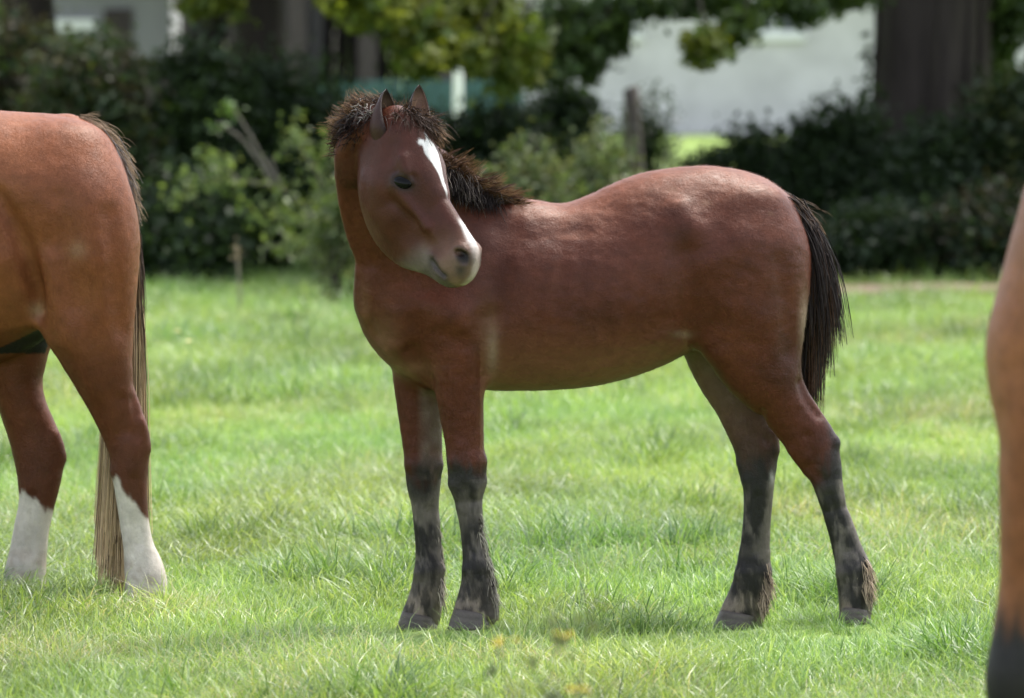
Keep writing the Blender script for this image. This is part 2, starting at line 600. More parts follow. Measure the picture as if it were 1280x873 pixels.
# ------------------------------------------------------------------ the foal
def build_foal():
    h = 0.0046
    fx = np.array((-0.70, -0.68, -0.06)); tx = np.array((1.06, 0.42, 1.47))
    F = Field(fx, tx, h)
    mid = lambda x: -0.09 + 0.20 * (x - 500) / 480.0          # depth of the spine
    yaw = 0.19
    LAT = nrm(np.array((math.sin(yaw), -math.cos(yaw), 0)))   # towards the foal's left flank, facing the camera
    # trunk: top and bottom line of the flank
    tr = [(492, 322, 500, 440, 0.100, 0.1), (520, 298, 520, 464, 0.130, 0.1), (555, 266, 555, 480, 0.152, 0.15), (595, 250, 595, 487, 0.170, 0.18),
          (640, 247, 640, 489, 0.185, 0.15), (690, 255, 690, 488, 0.198, 0.1), (735, 251, 735, 483, 0.205, 0.05), (780, 235, 780, 468, 0.203, 0.08),
          (825, 214, 825, 444, 0.200, 0.12), (868, 207, 868, 424, 0.198, 0.16), (905, 210, 905, 420, 0.192, 0.18), (938, 223, 938, 415, 0.165, 0.16), (966, 248, 966, 395, 0.085, 0.1)]
    F.tube(pairs([(a, b, c, d, mid(a), e, g) for a, b, c, d, e, g in tr]), LAT, 0.02, 6)
    # dock of the tail
    F.tube([list(W(968, 258, mid(968))) + [0.03, 0.035], list(W(992, 262, mid(990))) + [0.026, 0.028], list(W(1008, 286, mid(1000) + 0.01)) + [0.016, 0.018], list(W(1015, 325, mid(1000) + 0.015)) + [0.010, 0.011]], LAT, 0.03, 4)
    # near hind leg
    dn = mid(930) - 0.095
    F.tube(pairs([(880, 255, 985, 275, dn + 0.01, 0.075), (866, 310, 1008, 312, dn, 0.098), (862, 355, 1011, 352, dn, 0.106), (868, 400, 1009, 398, dn, 0.102), (884, 440, 1005, 436, dn, 0.088),
                  (913, 475, 1005, 470, dn, 0.072), (941, 502, 1012, 496, dn + .005, 0.056), (965, 532, 1029, 523, dn + .01, 0.044), (985, 559, 1046, 548, dn + .012, 0.039),
                  (1002, 582, 1052, 573, dn + .012, 0.037), (1016, 608, 1054, 602, dn + .012, 0.034), (1025, 634, 1058, 628, dn + .012, 0.028), (1033, 660, 1067, 654, dn + .012, 0.025),
                  (1040, 688, 1077, 682, dn + .012, 0.026), (1044, 712, 1088, 706, dn + .01, 0.033), (1046, 734, 1092, 727, dn + .005, 0.034), (1048, 752, 1091, 749, dn, 0.033), (1049, 766, 1090, 765, dn, 0.036)]), LAT, 0.045, 5)
    # far hind leg
    df = mid(930) + 0.085
    F.tube(pairs([(850, 300, 985, 300, df + .01, 0.09), (842, 360, 975, 365, df, 0.10), (848, 415, 958, 425, df, 0.088), (866, 455, 956, 468, df, 0.070), (890, 497, 965, 503, df - .01, 0.054),
                  (909, 540, 973, 538, df - .02, 0.044), (921, 575, 973, 570, df - .025, 0.039), (928, 606, 968, 603, df - .03, 0.034), (929, 640, 965, 638, df - .03, 0.028),
                  (926, 672, 963, 672, df - .03, 0.025), (921, 705, 964, 703, df - .03, 0.027), (916, 732, 965, 726, df - .03, 0.033), (908, 754, 962, 747, df - .03, 0.032), (899, 772, 956, 768, df - .03, 0.036)]), LAT, 0.03, 3)
    # near fore leg
    en = mid(570) - 0.098
    F.tube(pairs([(528, 315, 640, 300, en + .035, 0.055), (526, 360, 632, 350, en + .02, 0.068), (528, 400, 622, 396, en + .005, 0.074), (534, 438, 613, 436, en, 0.070), (541, 480, 607, 478, en, 0.059),
                  (549, 520, 606, 518, en, 0.048), (556, 555, 605, 553, en, 0.041), (559, 580, 608, 578, en, 0.040), (561, 604, 608, 602, en, 0.038), (567, 626, 604, 623, en, 0.030),
                  (573, 652, 604, 649, en, 0.026), (577, 682, 607, 679, en, 0.026), (578, 708, 614, 703, en, 0.032), (576, 732, 619, 726, en, 0.034), (571, 752, 623, 749, en, 0.036), (566, 768, 624, 767, en, 0.040)]), LAT, 0.035, 5)
    # far fore leg
    ef = mid(530) + 0.075
    F.tube(pairs([(486, 390, 566, 400, ef - .03, 0.06), (488, 430, 558, 438, ef - .01, 0.062), (490, 472, 555, 476, ef, 0.054), (496, 512, 554, 513, ef, 0.046), (502, 550, 553, 550, ef, 0.040),
                  (506, 582, 553, 582, ef, 0.040), (508, 606, 551, 606, ef, 0.037), (514, 632, 549, 632, ef, 0.029), (517, 660, 551, 658, ef, 0.026), (519, 688, 553, 686, ef, 0.026),
                  (518, 714, 555, 709, ef, 0.032), (514, 738, 555, 732, ef, 0.033), (508, 757, 553, 753, ef, 0.035), (502, 771, 551, 769, ef, 0.039)]), LAT, 0.03, 3)
    # breast
    F.tube([list(W(486, 372, mid(490) - 0.03)) + [0.075, 0.085], list(W(506, 425, mid(500))) + [0.07, 0.10], list(W(540, 455, mid(530))) + [0.065, 0.10]], LAT, 0.04, 4)
    # neck, bending round towards the camera
    nk = [(452, 405, 640, 255, mid(548) - .005, 0.105), (441, 345, 612, 228, -0.115, 0.092), (424, 292, 570, 200, -0.165, 0.080), (416, 240, 535, 172, -0.222, 0.072), (418, 203, 512, 150, -0.275, 0.070), (437, 172, 500, 142, -0.33, 0.062)]
    F.tube(pairs(nk), np.array((0.45, -0.89, 0.0)), 0.05, 6)
    F.blur(2)
    F.blur(14, ((-0.42, -0.6, 0.52), (0.85, 0.4, 1.4)), 0.10)
    # --- head
    P0 = W(497, 158, -0.405)
    A = nrm(np.array((0.37, -0.30, -0.88)))
    R = nrm(np.array((A[1], -A[0], 0.0)))
    D = np.cross(R, A)
    L = 0.462
    # along (px of the 207 px seen), dorsal, ventral (px), half-width m
    pr = [(-8, 22, -38, 0.045), (6, 30, -52, 0.062), (22, 33, -62, 0.073), (42, 34, -71, 0.082), (62, 32.5, -80, 0.085), (84, 28.5, -84, 0.077), (102, 27.5, -82, 0.067), (118, 27.5, -74, 0.059), (134, 29, -60, 0.052),
          (150, 31, -47, 0.046), (167, 33.5, -36, 0.046), (179, 34.5, -29, 0.050), (188, 31, -25, 0.046), (195, 25, -20, 0.036)]
    DPX, RPX, s0 = 0.815, 0.58, 474.0
    rows = []
    for al, du, dv, b in pr:
        Aa = (du - dv) / 2 / s0; c = (du + dv) / 2 / s0
        a = math.sqrt(max(Aa ** 2 - (RPX * b * 0.8) ** 2, 0.0006)) / DPX
        rows.append(list(P0 + A * (al / 207 * L) + D * (c / DPX)) + [a, b, 0.12 if al < 120 else 0.0])
    H = lambda t, v, u: P0 + A * (t * L) + R * v + D * u           # head frame: along, to its right, up
    # lateral first: U = lat x T
    F.tube([[*r[:3], r[3], r[4], -r[5]] for r in rows], R, 0.018, 4)
    for sgn in (1, -1):
        F.bump([H(.30, sgn * .078, -.085), H(.40, sgn * .072, -.12), H(.50, sgn * .062, -.105)], 0.032, 0.014)       # cheek
        F.bump([H(.20, sgn * .078, -.115), H(.30, sgn * .072, -.165)], 0.018, 0.006)
        F.bump([H(.56, sgn * .055, -.085), H(.66, sgn * .05, -.055)], 0.022, -0.006)
        F.bump([H(.93, sgn * .030, -.045), H(.99, sgn * .02, -.045)], 0.014, 0.005)
        F.bump([H(.24, sgn * .080, .034), H(.33, sgn * .085, .030)], 0.015, 0.013)     # brow
        F.bump([H(.40, sgn * .072, .035), H(.55, sgn * .055, .040)], 0.016, -0.006)
        F.bump([H(.42, sgn * .070, -.050), H(.56, sgn * .055, -.030)], 0.013, -0.006)
        F.bump([H(.64, sgn * .05, -.01), H(.76, sgn * .048, .012)], 0.010, 0.004)
        F.bump([H(.36, sgn * .082, -.022), H(.50, sgn * .068, -.012), H(.64, sgn * .052, .000)], 0.010, 0.012)    # facial crest
        F.bump([H(.48, sgn * .062, .02), H(.60, sgn * .05, .025)], 0.018, -0.005)
        F.bump([H(.60, sgn * .052, -.04), H(.72, sgn * .05, -.02)], 0.020, -0.005)
        F.bump([H(.14, sgn * .07, .01), H(.18, sgn * .075, .0)], 0.018, -0.006)          # hollow above the eye
    # features found on the surface
    cam0 = np.array((0, -CAM_D, CAM_H))
    def on(px, py):
        d = facing(px, py)
        return F.ray(cam0 + d * (CAM_D - 1.2), d)
    ep = on(503, 227)
    rel = ep - P0
    et, ev, eu = rel @ A / L, rel @ R, rel @ D
    eyes = []
    nE0 = nrm(R * .86 + D * .42 - A * .12)
    vv = nrm(np.array((.95, 0, -.30)))
    e10 = nrm(vv - np.array((0, 1.0, 0)) * (vv @ nE0) / nE0[1])
    for sgn in (1, -1):
        fl_ = lambda q: A * (q @ A) + D * (q @ D) + R * (q @ R) * sgn
        nE, e1 = fl_(nE0), fl_(e10)
        e2 = np.cross(nE, e1)
        if e2[2] < 0: e2 = -e2                      # towards the upper lid
        s0_ = H(et, sgn * abs(ev), eu)
        eyes.append((s0_ - nE * .0018 - e2 * .001, nE, e1, e2))
        F.bump(s0_ - nE * .002, .016, -.0035)
        for q in np.linspace(0, 2 * np.pi, 22, endpoint=False):
            pp = s0_ + e1 * math.cos(q) * .0285 + e2 * math.sin(q) * .0172 + nE * .001
            F.bump(pp, .0052, .0060 if math.sin(q) > .1 else .0022)
        for q in np.linspace(.3, 2.84, 12):          # fold above the upper lid
            F.bump(s0_ + e1 * math.cos(q) * .033 + e2 * math.sin(q) * .0280, .0055, -.0028)
        F.bump([s0_ + e1 * .026 + e2 * -.004, s0_ + e1 * .036 - e2 * .008], .005, -.003)
    npt = on(579, 321)
    r2 = npt - P0; nt_, nv, nu = r2 @ A / L, r2 @ R, r2 @ D
    for sgn in (1, -1):
        v = sgn * abs(nv)
        ce = H(nt_, v, nu)
        F.bump(H(nt_ - .03, v * .9, nu + .008), .018, .005)
        ring = [ce + A * (0.024 * math.cos(q)) + D * (0.020 * math.sin(q)) - A * 0.003 for q in np.linspace(0.2, 6.2, 12)]
        F.bump(ring, 0.007, 0.005)
        F.tube([list(ce - D * .009 - A * .017 + R * sgn * .004) + [0.0070, 0.013], list(ce + D * .004 - A * .003 + R * sgn * .004) + [0.0098, 0.015], list(ce - D * .002 + A * .015 + R * sgn * .004) + [0.0080, 0.011]], R * sgn, 0.006, 3, 'sub')
    m0, m1, m2, m3 = on(540, 326), on(546, 333), on(556, 344), on(562, 350)
    mouth = [p for p in (m0, m1, m2) if p is not None]
    if len(mouth) > 1:
        F.bump(mouth, 0.0045, -0.009)
        F.bump([m + np.array((.006, 0, .013)) for m in mouth], 0.008, 0.005)
        F.bump([m + np.array((-.006, 0, -.013)) for m in mouth[1:]], 0.009, 0.005)
    # --- muscle relief
    def PL(pts, off=0.0):
        out = []
        for x, y in pts:
            p = on(x, y)
            if p is not None: out.append(p)
        return out
    def BL(pts, sig, amp):
        q = PL(pts)
        if len(q): F.bump(q, sig, amp * 1.45)
    BL([(612, 400), (606, 440), (606, 470)], 0.016, -0.010)            # behind the elbow
    BL([(632, 290), (622, 340), (616, 385)], 0.030, -0.007)            # behind the shoulder
    BL([(555, 300), (535, 365)], 0.022, -0.006)                         # front of the shoulder
    BL([(534, 380), (565, 395)], 0.035, 0.012)                          # point of the shoulder
    BL([(515, 440), (535, 475)], 0.018, -0.012)                         # breast / arm groove
    BL([(498, 395), (500, 430)], 0.028, 0.008)
    BL([(855, 320), (860, 370), (858, 410)], 0.028, -0.012)             # flank hollow
    BL([(850, 265), (868, 285)], 0.030, 0.009)                          # point of the hip
    BL([(870, 410), (890, 440)], 0.030, 0.010)                          # stifle
    BL([(975, 330), (985, 400), (985, 440)], 0.020, -0.005)
    BL([(820, 425), (838, 415)], 0.02, 0.006)                           # flank fold
    BL([(1010, 545), (1018, 580)], 0.010, -0.004)
    BL([(1022, 520), (1008, 500), (1000, 480)], 0.010, -0.006)          # in front of the hock tendon
    BL([(952, 515), (960, 550)], 0.010, -0.005)
    BL([(578, 560), (583, 600)], 0.012, 0.004)                          # knee
    BL([(590, 625), (594, 690)], 0.008, -0.003)                         # cannon / tendon groove
    BL([(1038, 620), (1058, 690)], 0.008, -0.003)
    BL([(948, 620), (946, 690)], 0.008, -0.003)
    BL([(538, 635), (540, 690)], 0.008, -0.003)
    BL([(440, 240), (445, 290), (462, 330)], 0.016, -0.006)             # gullet
    BL([(458, 380), (470, 420)], 0.012, -0.004)
    for (x1, y1), (x2, y2), sg_, am in (((566, 578), (604, 576), .014, .006), ((562, 606), (606, 604), .011, .004), ((510, 582), (550, 582), .013, .005), ((1046, 552), (1050, 566), .012, .009), ((968, 545), (970, 562), .012, .008),
                                        ((990, 566), (1006, 590), .012, .005), ((924, 580), (930, 600), .012, .005), ((582, 712), (612, 708), .012, .005), ((522, 716), (553, 712), .012, .005), ((1050, 716), (1086, 710), .012, .006), ((924, 716), (960, 714), .012, .006)):
        BL([(x1, y1), (x2, y2)], sg_, am)
    BL([(570, 628), (600, 626)], .009, -.003); BL([(1030, 640), (1058, 634)], .010, -.003); BL([(1010, 585), (1030, 600)], .010, -.004)
    for k in range(5):                                                   # faint ribs
        BL([(690 + 26 * k, 330), (684 + 26 * k, 380), (690 + 27 * k, 430)], .014, .0016)
    BL([(560, 420), (590, 430), (600, 400)], .018, -.004); BL([(655, 300), (720, 290)], .03, -.004)
    BL([(885, 330), (925, 300)], .035, .005); BL([(900, 380), (950, 400)], .03, .004)
    V, T, Q = F.extract()
    N = normals_of(V, T, Q)
    V, N = roughen(V, T, Q, N, np.where((V[:, 1] < -.33) & (V[:, 2] > .85), .30, np.interp(V[:, 2], [.3, .6], [.45, 1.0])), 41)
    # ---- coat colours, plus light painted on the topline and lower barrel
    px, py = proj(V)
    n1 = fbm(V * 7, 3); n2 = fbm(V * 26, 5); n3 = fbm(V * np.array((60, 60, 18)), 9)
    # the lower legs are streaky
    BODY = np.array((0.082, 0.0210, 0.0098)); DARKB = np.array((0.040, 0.0112, 0.0065)); LITE = np.array((0.126, 0.036, 0.0165))
    BLACK = np.array((0.022, 0.019, 0.019)); DUST = np.array((0.155, 0.130, 0.114)); TAN = np.array((0.22, 0.115, 0.068)); CREAM = np.array((0.34, 0.25, 0.18)); WHITE = np.array((0.66, 0.64, 0.62))
    C = BODY + (LITE - BODY) * sstep(.5, .8, n1)[:, None] * .5
    C = C + (DARKB - C) * sstep(.52, .25, n1)[:, None] * .55
    mix = lambda C, col, k: C + (np.asarray(col) - C) * np.clip(k, 0, 1)[:, None]
    P = V - P0
    ht, hv, hu = P @ A / L, P @ R, P @ D
    # head region: in front of the neck surface
    hd = (ht > -.05) & (ht < 1.08) & (np.abs(hv) < .125) & (V[:, 1] < -0.30) & (px < 625)
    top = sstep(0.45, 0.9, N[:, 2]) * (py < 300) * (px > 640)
    C = mix(C, (0.185, 0.062, 0.030), top * .9)  # upward faces of back and rump paler: light from above painted in
    # belly and soft places
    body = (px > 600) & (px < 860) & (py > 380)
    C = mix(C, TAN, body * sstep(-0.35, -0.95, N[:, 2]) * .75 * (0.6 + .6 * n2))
    C = mix(C, (0.175, 0.072, 0.040), body * sstep(385, 470, py) * .7)  # paler lower barrel: light bounced off the grass, put in the colour
    g = lambda cx, cy, sx, sy: np.exp(-((px - cx) / sx) ** 2 - ((py - cy) / sy) ** 2)
    front = V[:, 1] < 0.02
    C = mix(C, CREAM, front * g(615, 437, 7, 28) * .6 * (.35 + 1.1 * n3))
    C = mix(C, TAN, front * g(610, 410, 14, 30) * .35)
    C = mix(C, TAN, g(478, 425, 20, 32) * .55 * (V[:, 1] < 0.1))
    C = mix(C, TAN, g(505, 462, 32, 12) * .6)
    C = mix(C, CREAM, g(1007, 405, 7, 35) * .8 * (px > 995))
    C = mix(C, CREAM, g(852, 418, 12, 5) * .45 * (.3 + n3))
    C = mix(C, TAN, g(455, 385, 8, 30) * .4)
    # legs
    nearleg = V[:, 1] < np.interp(px, (500, 980), (-0.09, 0.11)) + 0.0
    jag = (n3 - .5) * 44 + (n2 - .5) * 24
    fl = (px > 470) & (px < 660)
    kf = sstep(-24, 18, py + jag - np.where(nearleg, 584, 592)) * (fl & (py > 500))
    hl = px > 850
    back_n = np.interp(py, [500, 560, 620, 700], [985, 1022, 1036, 1052])
    kh = sstep(-22, 18, np.where(nearleg, (px - back_n) + (py - 585) * .65 + jag * .6, (py - 575) + jag)) * (hl & (py > 500))
    kh = np.maximum(kh, sstep(-10, 10, py + jag - 650) * (hl & (py > 600)))
    leg = np.maximum(kf, kh)
    inner = hl & (~nearleg) & (py > 410) & (py < 640)
    C = mix(C, (0.16, 0.105, 0.08), inner * sstep(600, 470, py) * .75 * (0.5 + n2))
    C = mix(C, (0.075, 0.045, 0.035), inner * sstep(480, 590, py) * .7)
    innerf = fl & (~nearleg) & (px > 520) & (py > 470) & (py < 600)
    C = mix(C, (0.17, 0.125, 0.10), innerf * sstep(518, 534, px) * .75 * (0.4 + n2))
    C = mix(C, BLACK * 1.2, leg)
    dust = sstep(.42, .62, n3) * sstep(.35, .6, n2)
    C = mix(C, DUST, leg * dust * .85 * sstep(595, 640, py))
    C = mix(C, DUST, leg * sstep(.47, .62, fbm(V * 11, 21)) * .65 * sstep(600, 640, py))
    # pale backs of the fetlocks and pasterns
    pas = (py > 700) * sstep(-12, 12, (py - 742) + (n3 - .5) * 60)
    C = mix(C, (0.30, 0.235, 0.19), leg * pas * .85 * sstep(.3, .6, n2))
    C = mix(C, BLACK, leg * (py > 700) * sstep(.55, .63, n3) * .8)
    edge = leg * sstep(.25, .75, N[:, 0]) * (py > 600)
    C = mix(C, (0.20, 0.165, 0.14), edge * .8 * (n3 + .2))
    C = mix(C, (0.45, 0.42, 0.4), g(965, 597, 3, 8) * .8)
    # small marks on the rump and the flank
    for cx, cy, r_, k in ((840, 237, 4, .5), (882, 253, 4, .4), (963, 267, 2, .6), (695, 322, 5, -.5), (684, 334, 5, -.4), (660, 280, 6, -.3)):
        kk = g(cx, cy, r_ * 1.5, r_) * abs(k) * (0.4 + n2)
        C = mix(C, TAN if k > 0 else DARKB, kk)
    # head markings
    HC = C.copy()
    HC = mix(HC, (0.058, 0.0165, 0.0098), np.full(len(V), .8))
    HC = mix(HC, (0.135, 0.066, 0.042), sstep(.66, .84, ht + (n2 - .5) * .12) * .65)
    HC = mix(HC, (0.20, 0.125, 0.09), sstep(.80, .93, ht + (n2 - .5) * .1) * .7)
    HC = mix(HC, (0.15, 0.125, 0.115), sstep(-.01, -.05, hu) * sstep(.66, .8, ht) * .75)
    jaw = sstep(.30, .40, ht) * sstep(.62, .5, ht) * sstep(-.13, -.17, hu)
    HC = mix(HC, (0.11, 0.05, 0.032), jaw * .4)
    wv = (n2 - .5) * .010
    w_star = np.interp(ht, [.10, .17, .20, .26, .33, .42, .55, .64, .70, .78, .86, .94, 1.0], [0, .005, .021, .025, .016, .006, .0012, .0008, .005, .009, .012, .013, .009])
    mid_v = np.interp(ht, [.1, .2, .35, .5, .7, .9, 1], [.0, .006, .000, -.004, -.002, .0, .0])
    star = sstep(.0028, -.0015, np.abs(hv - mid_v) - w_star + wv) * (hu > 0.0) * (w_star > .0005)
    star = star * sstep(.0012, .0045, w_star)
    notch = np.exp(-((ht - .185) / .022) ** 2 - ((hv - .027) / .012) ** 2)
    star = np.maximum(star, sstep(.40, .8, notch + (n2 - .5) * .8) * (hu > 0))
    soft = sstep(.009, -.006, np.abs(hv - mid_v) - w_star + wv * 1.6) * (hu > 0)
    star = np.where(ht > .6, soft * .85 * sstep(.0015, .006, w_star), star)
    HC = mix(HC, WHITE + (np.array((.44, .35, .31)) - WHITE) * sstep(.80, .95, ht)[:, None], star * hd)
    lip = sum(np.exp(-(((V - m) ** 2).sum(1)) / (2 * .012 ** 2)) for m in mouth) if mouth else 0
    HC = mix(HC, (0.022, 0.02, 0.02), np.clip(lip, 0, 1) * .85)
    mt_ = np.array([((m - P0) @ A / L, (m - P0) @ D) for m in mouth])
    lower = sstep(.004, -.004, hu - np.interp(ht, mt_[:, 0], mt_[:, 1])) * sstep(mt_[0, 0] - .02, mt_[0, 0] + .02, ht)
    HC = mix(HC, (0.068, 0.052, 0.046), lower * .75)
    for sgn in (1, -1):
        dn_ = ((V - H(nt_, sgn * abs(nv), nu)) ** 2).sum(1)
        HC = mix(HC, (0.20, 0.13, 0.105), np.exp(-dn_ / (2 * .024 ** 2)) * .6)
        pl = (((ht - nt_) * L) / .025) ** 2 + ((hu - nu) / .017) ** 2
        HC = mix(HC, (0.006, 0.005, 0.005), np.exp(-pl ** 2) * (hv * sgn > 0) * (dn_ < .035 ** 2))
        HC = mix(HC, (0.035, 0.030, 0.029), np.exp(-((V - H(nt_ + .055, sgn * abs(nv) * .9, nu - .026)) ** 2).sum(1) / (2 * .013 ** 2)) * .9)
    for c_, d_, a1, a2 in eyes:
        q = V - c_
        de = np.sqrt(((q @ a1) / .033) ** 2 + ((q @ a2) / .0225) ** 2 + ((q @ d_) / .03) ** 2)
        HC = mix(HC, (0.014, 0.010, 0.010), sstep(1.22, .9, de))
        HC = mix(HC, (0.045, 0.018, 0.013), sstep(1.9, 1.1, de) * .55)
    wgt_h = hd[:, None] * sstep(-.02, .04, ht)[:, None]
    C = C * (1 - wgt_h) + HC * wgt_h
    # ---- objects
    base = W(760, 780, 0.0)
    root = thing('foal', 'dark bay foal standing side-on in the middle, head turned back, white star on its forehead', 'foal')
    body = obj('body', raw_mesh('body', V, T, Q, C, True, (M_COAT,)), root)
    for c, d, a1, a2 in eyes:
        mb = MB()
        th = np.linspace(0, np.pi, 12); phi = np.linspace(0, 2 * np.pi, 24, endpoint=False)
        VV = np.array([[math.sin(a) * math.cos(b), math.sin(a) * math.sin(b), math.cos(a)] for a in th for b in phi])
        VV = VV[:, :1] * a1 * .0275 + VV[:, 1:2] * a2 * .0180 + VV[:, 2:3] * d * .0125
        Qq = [(i * 24 + j, i * 24 + (j + 1) % 24, (i + 1) * 24 + (j + 1) % 24, (i + 1) * 24 + j) for i in range(11) for j in range(24)]
        mb.add(VV + c, Q=Qq)
        mb.build('eye', M_EYE, root)
    # ears
    ear_out, ear_in, ear_edge = (0.045, 0.018, 0.013), (0.16, 0.09, 0.06), (0.010, 0.007, 0.007)
    make_ear(root, W(480, 190, -0.428), W(487, 111, -0.41), np.array((0.72, -0.68, 0.05)), 0.049, ear_out, (0.09, 0.055, 0.035), ear_edge)
    make_ear(root, W(521, 174, -0.365), W(526, 106, -0.36), np.array((0.35, -0.93, 0.0)), 0.036, ear_out, (0.22, 0.13, 0.095), ear_edge)
    # hooves
    HOOF = (0.085, 0.070, 0.060)
    make_hoof(root, W(592, 764, en), W(590, 786, en), (-0.97, -0.25), 0.047, 0.060, HOOF)
    make_hoof(root, W(526, 768, ef), W(524, 788, ef), (-0.97, -0.25), 0.045, 0.058, HOOF)
    make_hoof(root, W(1070, 762, dn), W(1069, 779, dn), (-0.6, -0.8), 0.040, 0.050, HOOF)
    make_hoof(root, W(926, 766, df - .03), W(921, 786, df - .03), (-0.98, -0.18), 0.049, 0.062, HOOF)
    # ---- coat hairs
    def flow(Pt):
        x, y = proj(Pt)
        f = np.zeros_like(Pt)
        f[:] = (0.85, 0.15, -0.45)
        lg = sstep(430, 520, y) * ((x < 620) | (x > 860))
        f = f * (1 - lg[:, None]) + np.array((0.15, 0, -1.0)) * lg[:, None]
        nk_ = sstep(600, 540, x) * (y < 430)
        f = f * (1 - nk_[:, None]) + np.array((0.5, 0.1, -0.8)) * nk_[:, None]
        t = (Pt - P0) @ A / L
        hh = ((t > 0) & (t < 1.1) & (Pt[:, 1] < -0.32))
        f[hh] = -A + R * .15 - D * .3
        return f
    def flen(Pt):
        x, y = proj(Pt)
        t = (Pt - P0) @ A / L
        l = 0.0085 + 0.003 * sstep(600, 700, y) + 0.004 * ((y < 260) & (x > 640))
        hh = (t > 0.02) & (t < 1.1) & (Pt[:, 1] < -0.32)
        l = np.where(hh, np.interp(t, [0, .25, .7, 1], [.008, .006, .0045, .003]), l)
        return l
    wgt = np.clip(1 + .6 * sstep(650, 740, py), 0, 2) * (1 + .6 * hd)
    for c, d, a1, a2 in eyes:
        q = V - c
        wgt = wgt * (((q @ a1) / .030) ** 2 + ((q @ a2) / .0200) ** 2 + ((q @ d) / .03) ** 2 > 1)
    for sgn in (1, -1):
        wgt = wgt * (((V - H(nt_, sgn * abs(nv), nu)) ** 2).sum(1) > .013 ** 2)
    tag(obj('coat_hair', fur_mesh('coat_hair', V, N, T, Q, C, 420000, flow, flen, 0.0012, 0.20, wgt), root), kind='stuff')
    return root, F, dict(P0=P0, A=A, R=R, D=D, L=L, H=H, mid=mid, dn=dn, df=df, en=en, ef=ef, on=on)

foal, FF, FI = build_foal()
# ------------------------------------------------------------------ mane, forelock, tail and feather of the foal
HB = np.array((0.014, 0.0095, 0.009)); HBR = np.array((0.085, 0.040, 0.023)); HTIP = np.array((0.20, 0.112, 0.055)); HCREAM = np.array((0.50, 0.42, 0.34))

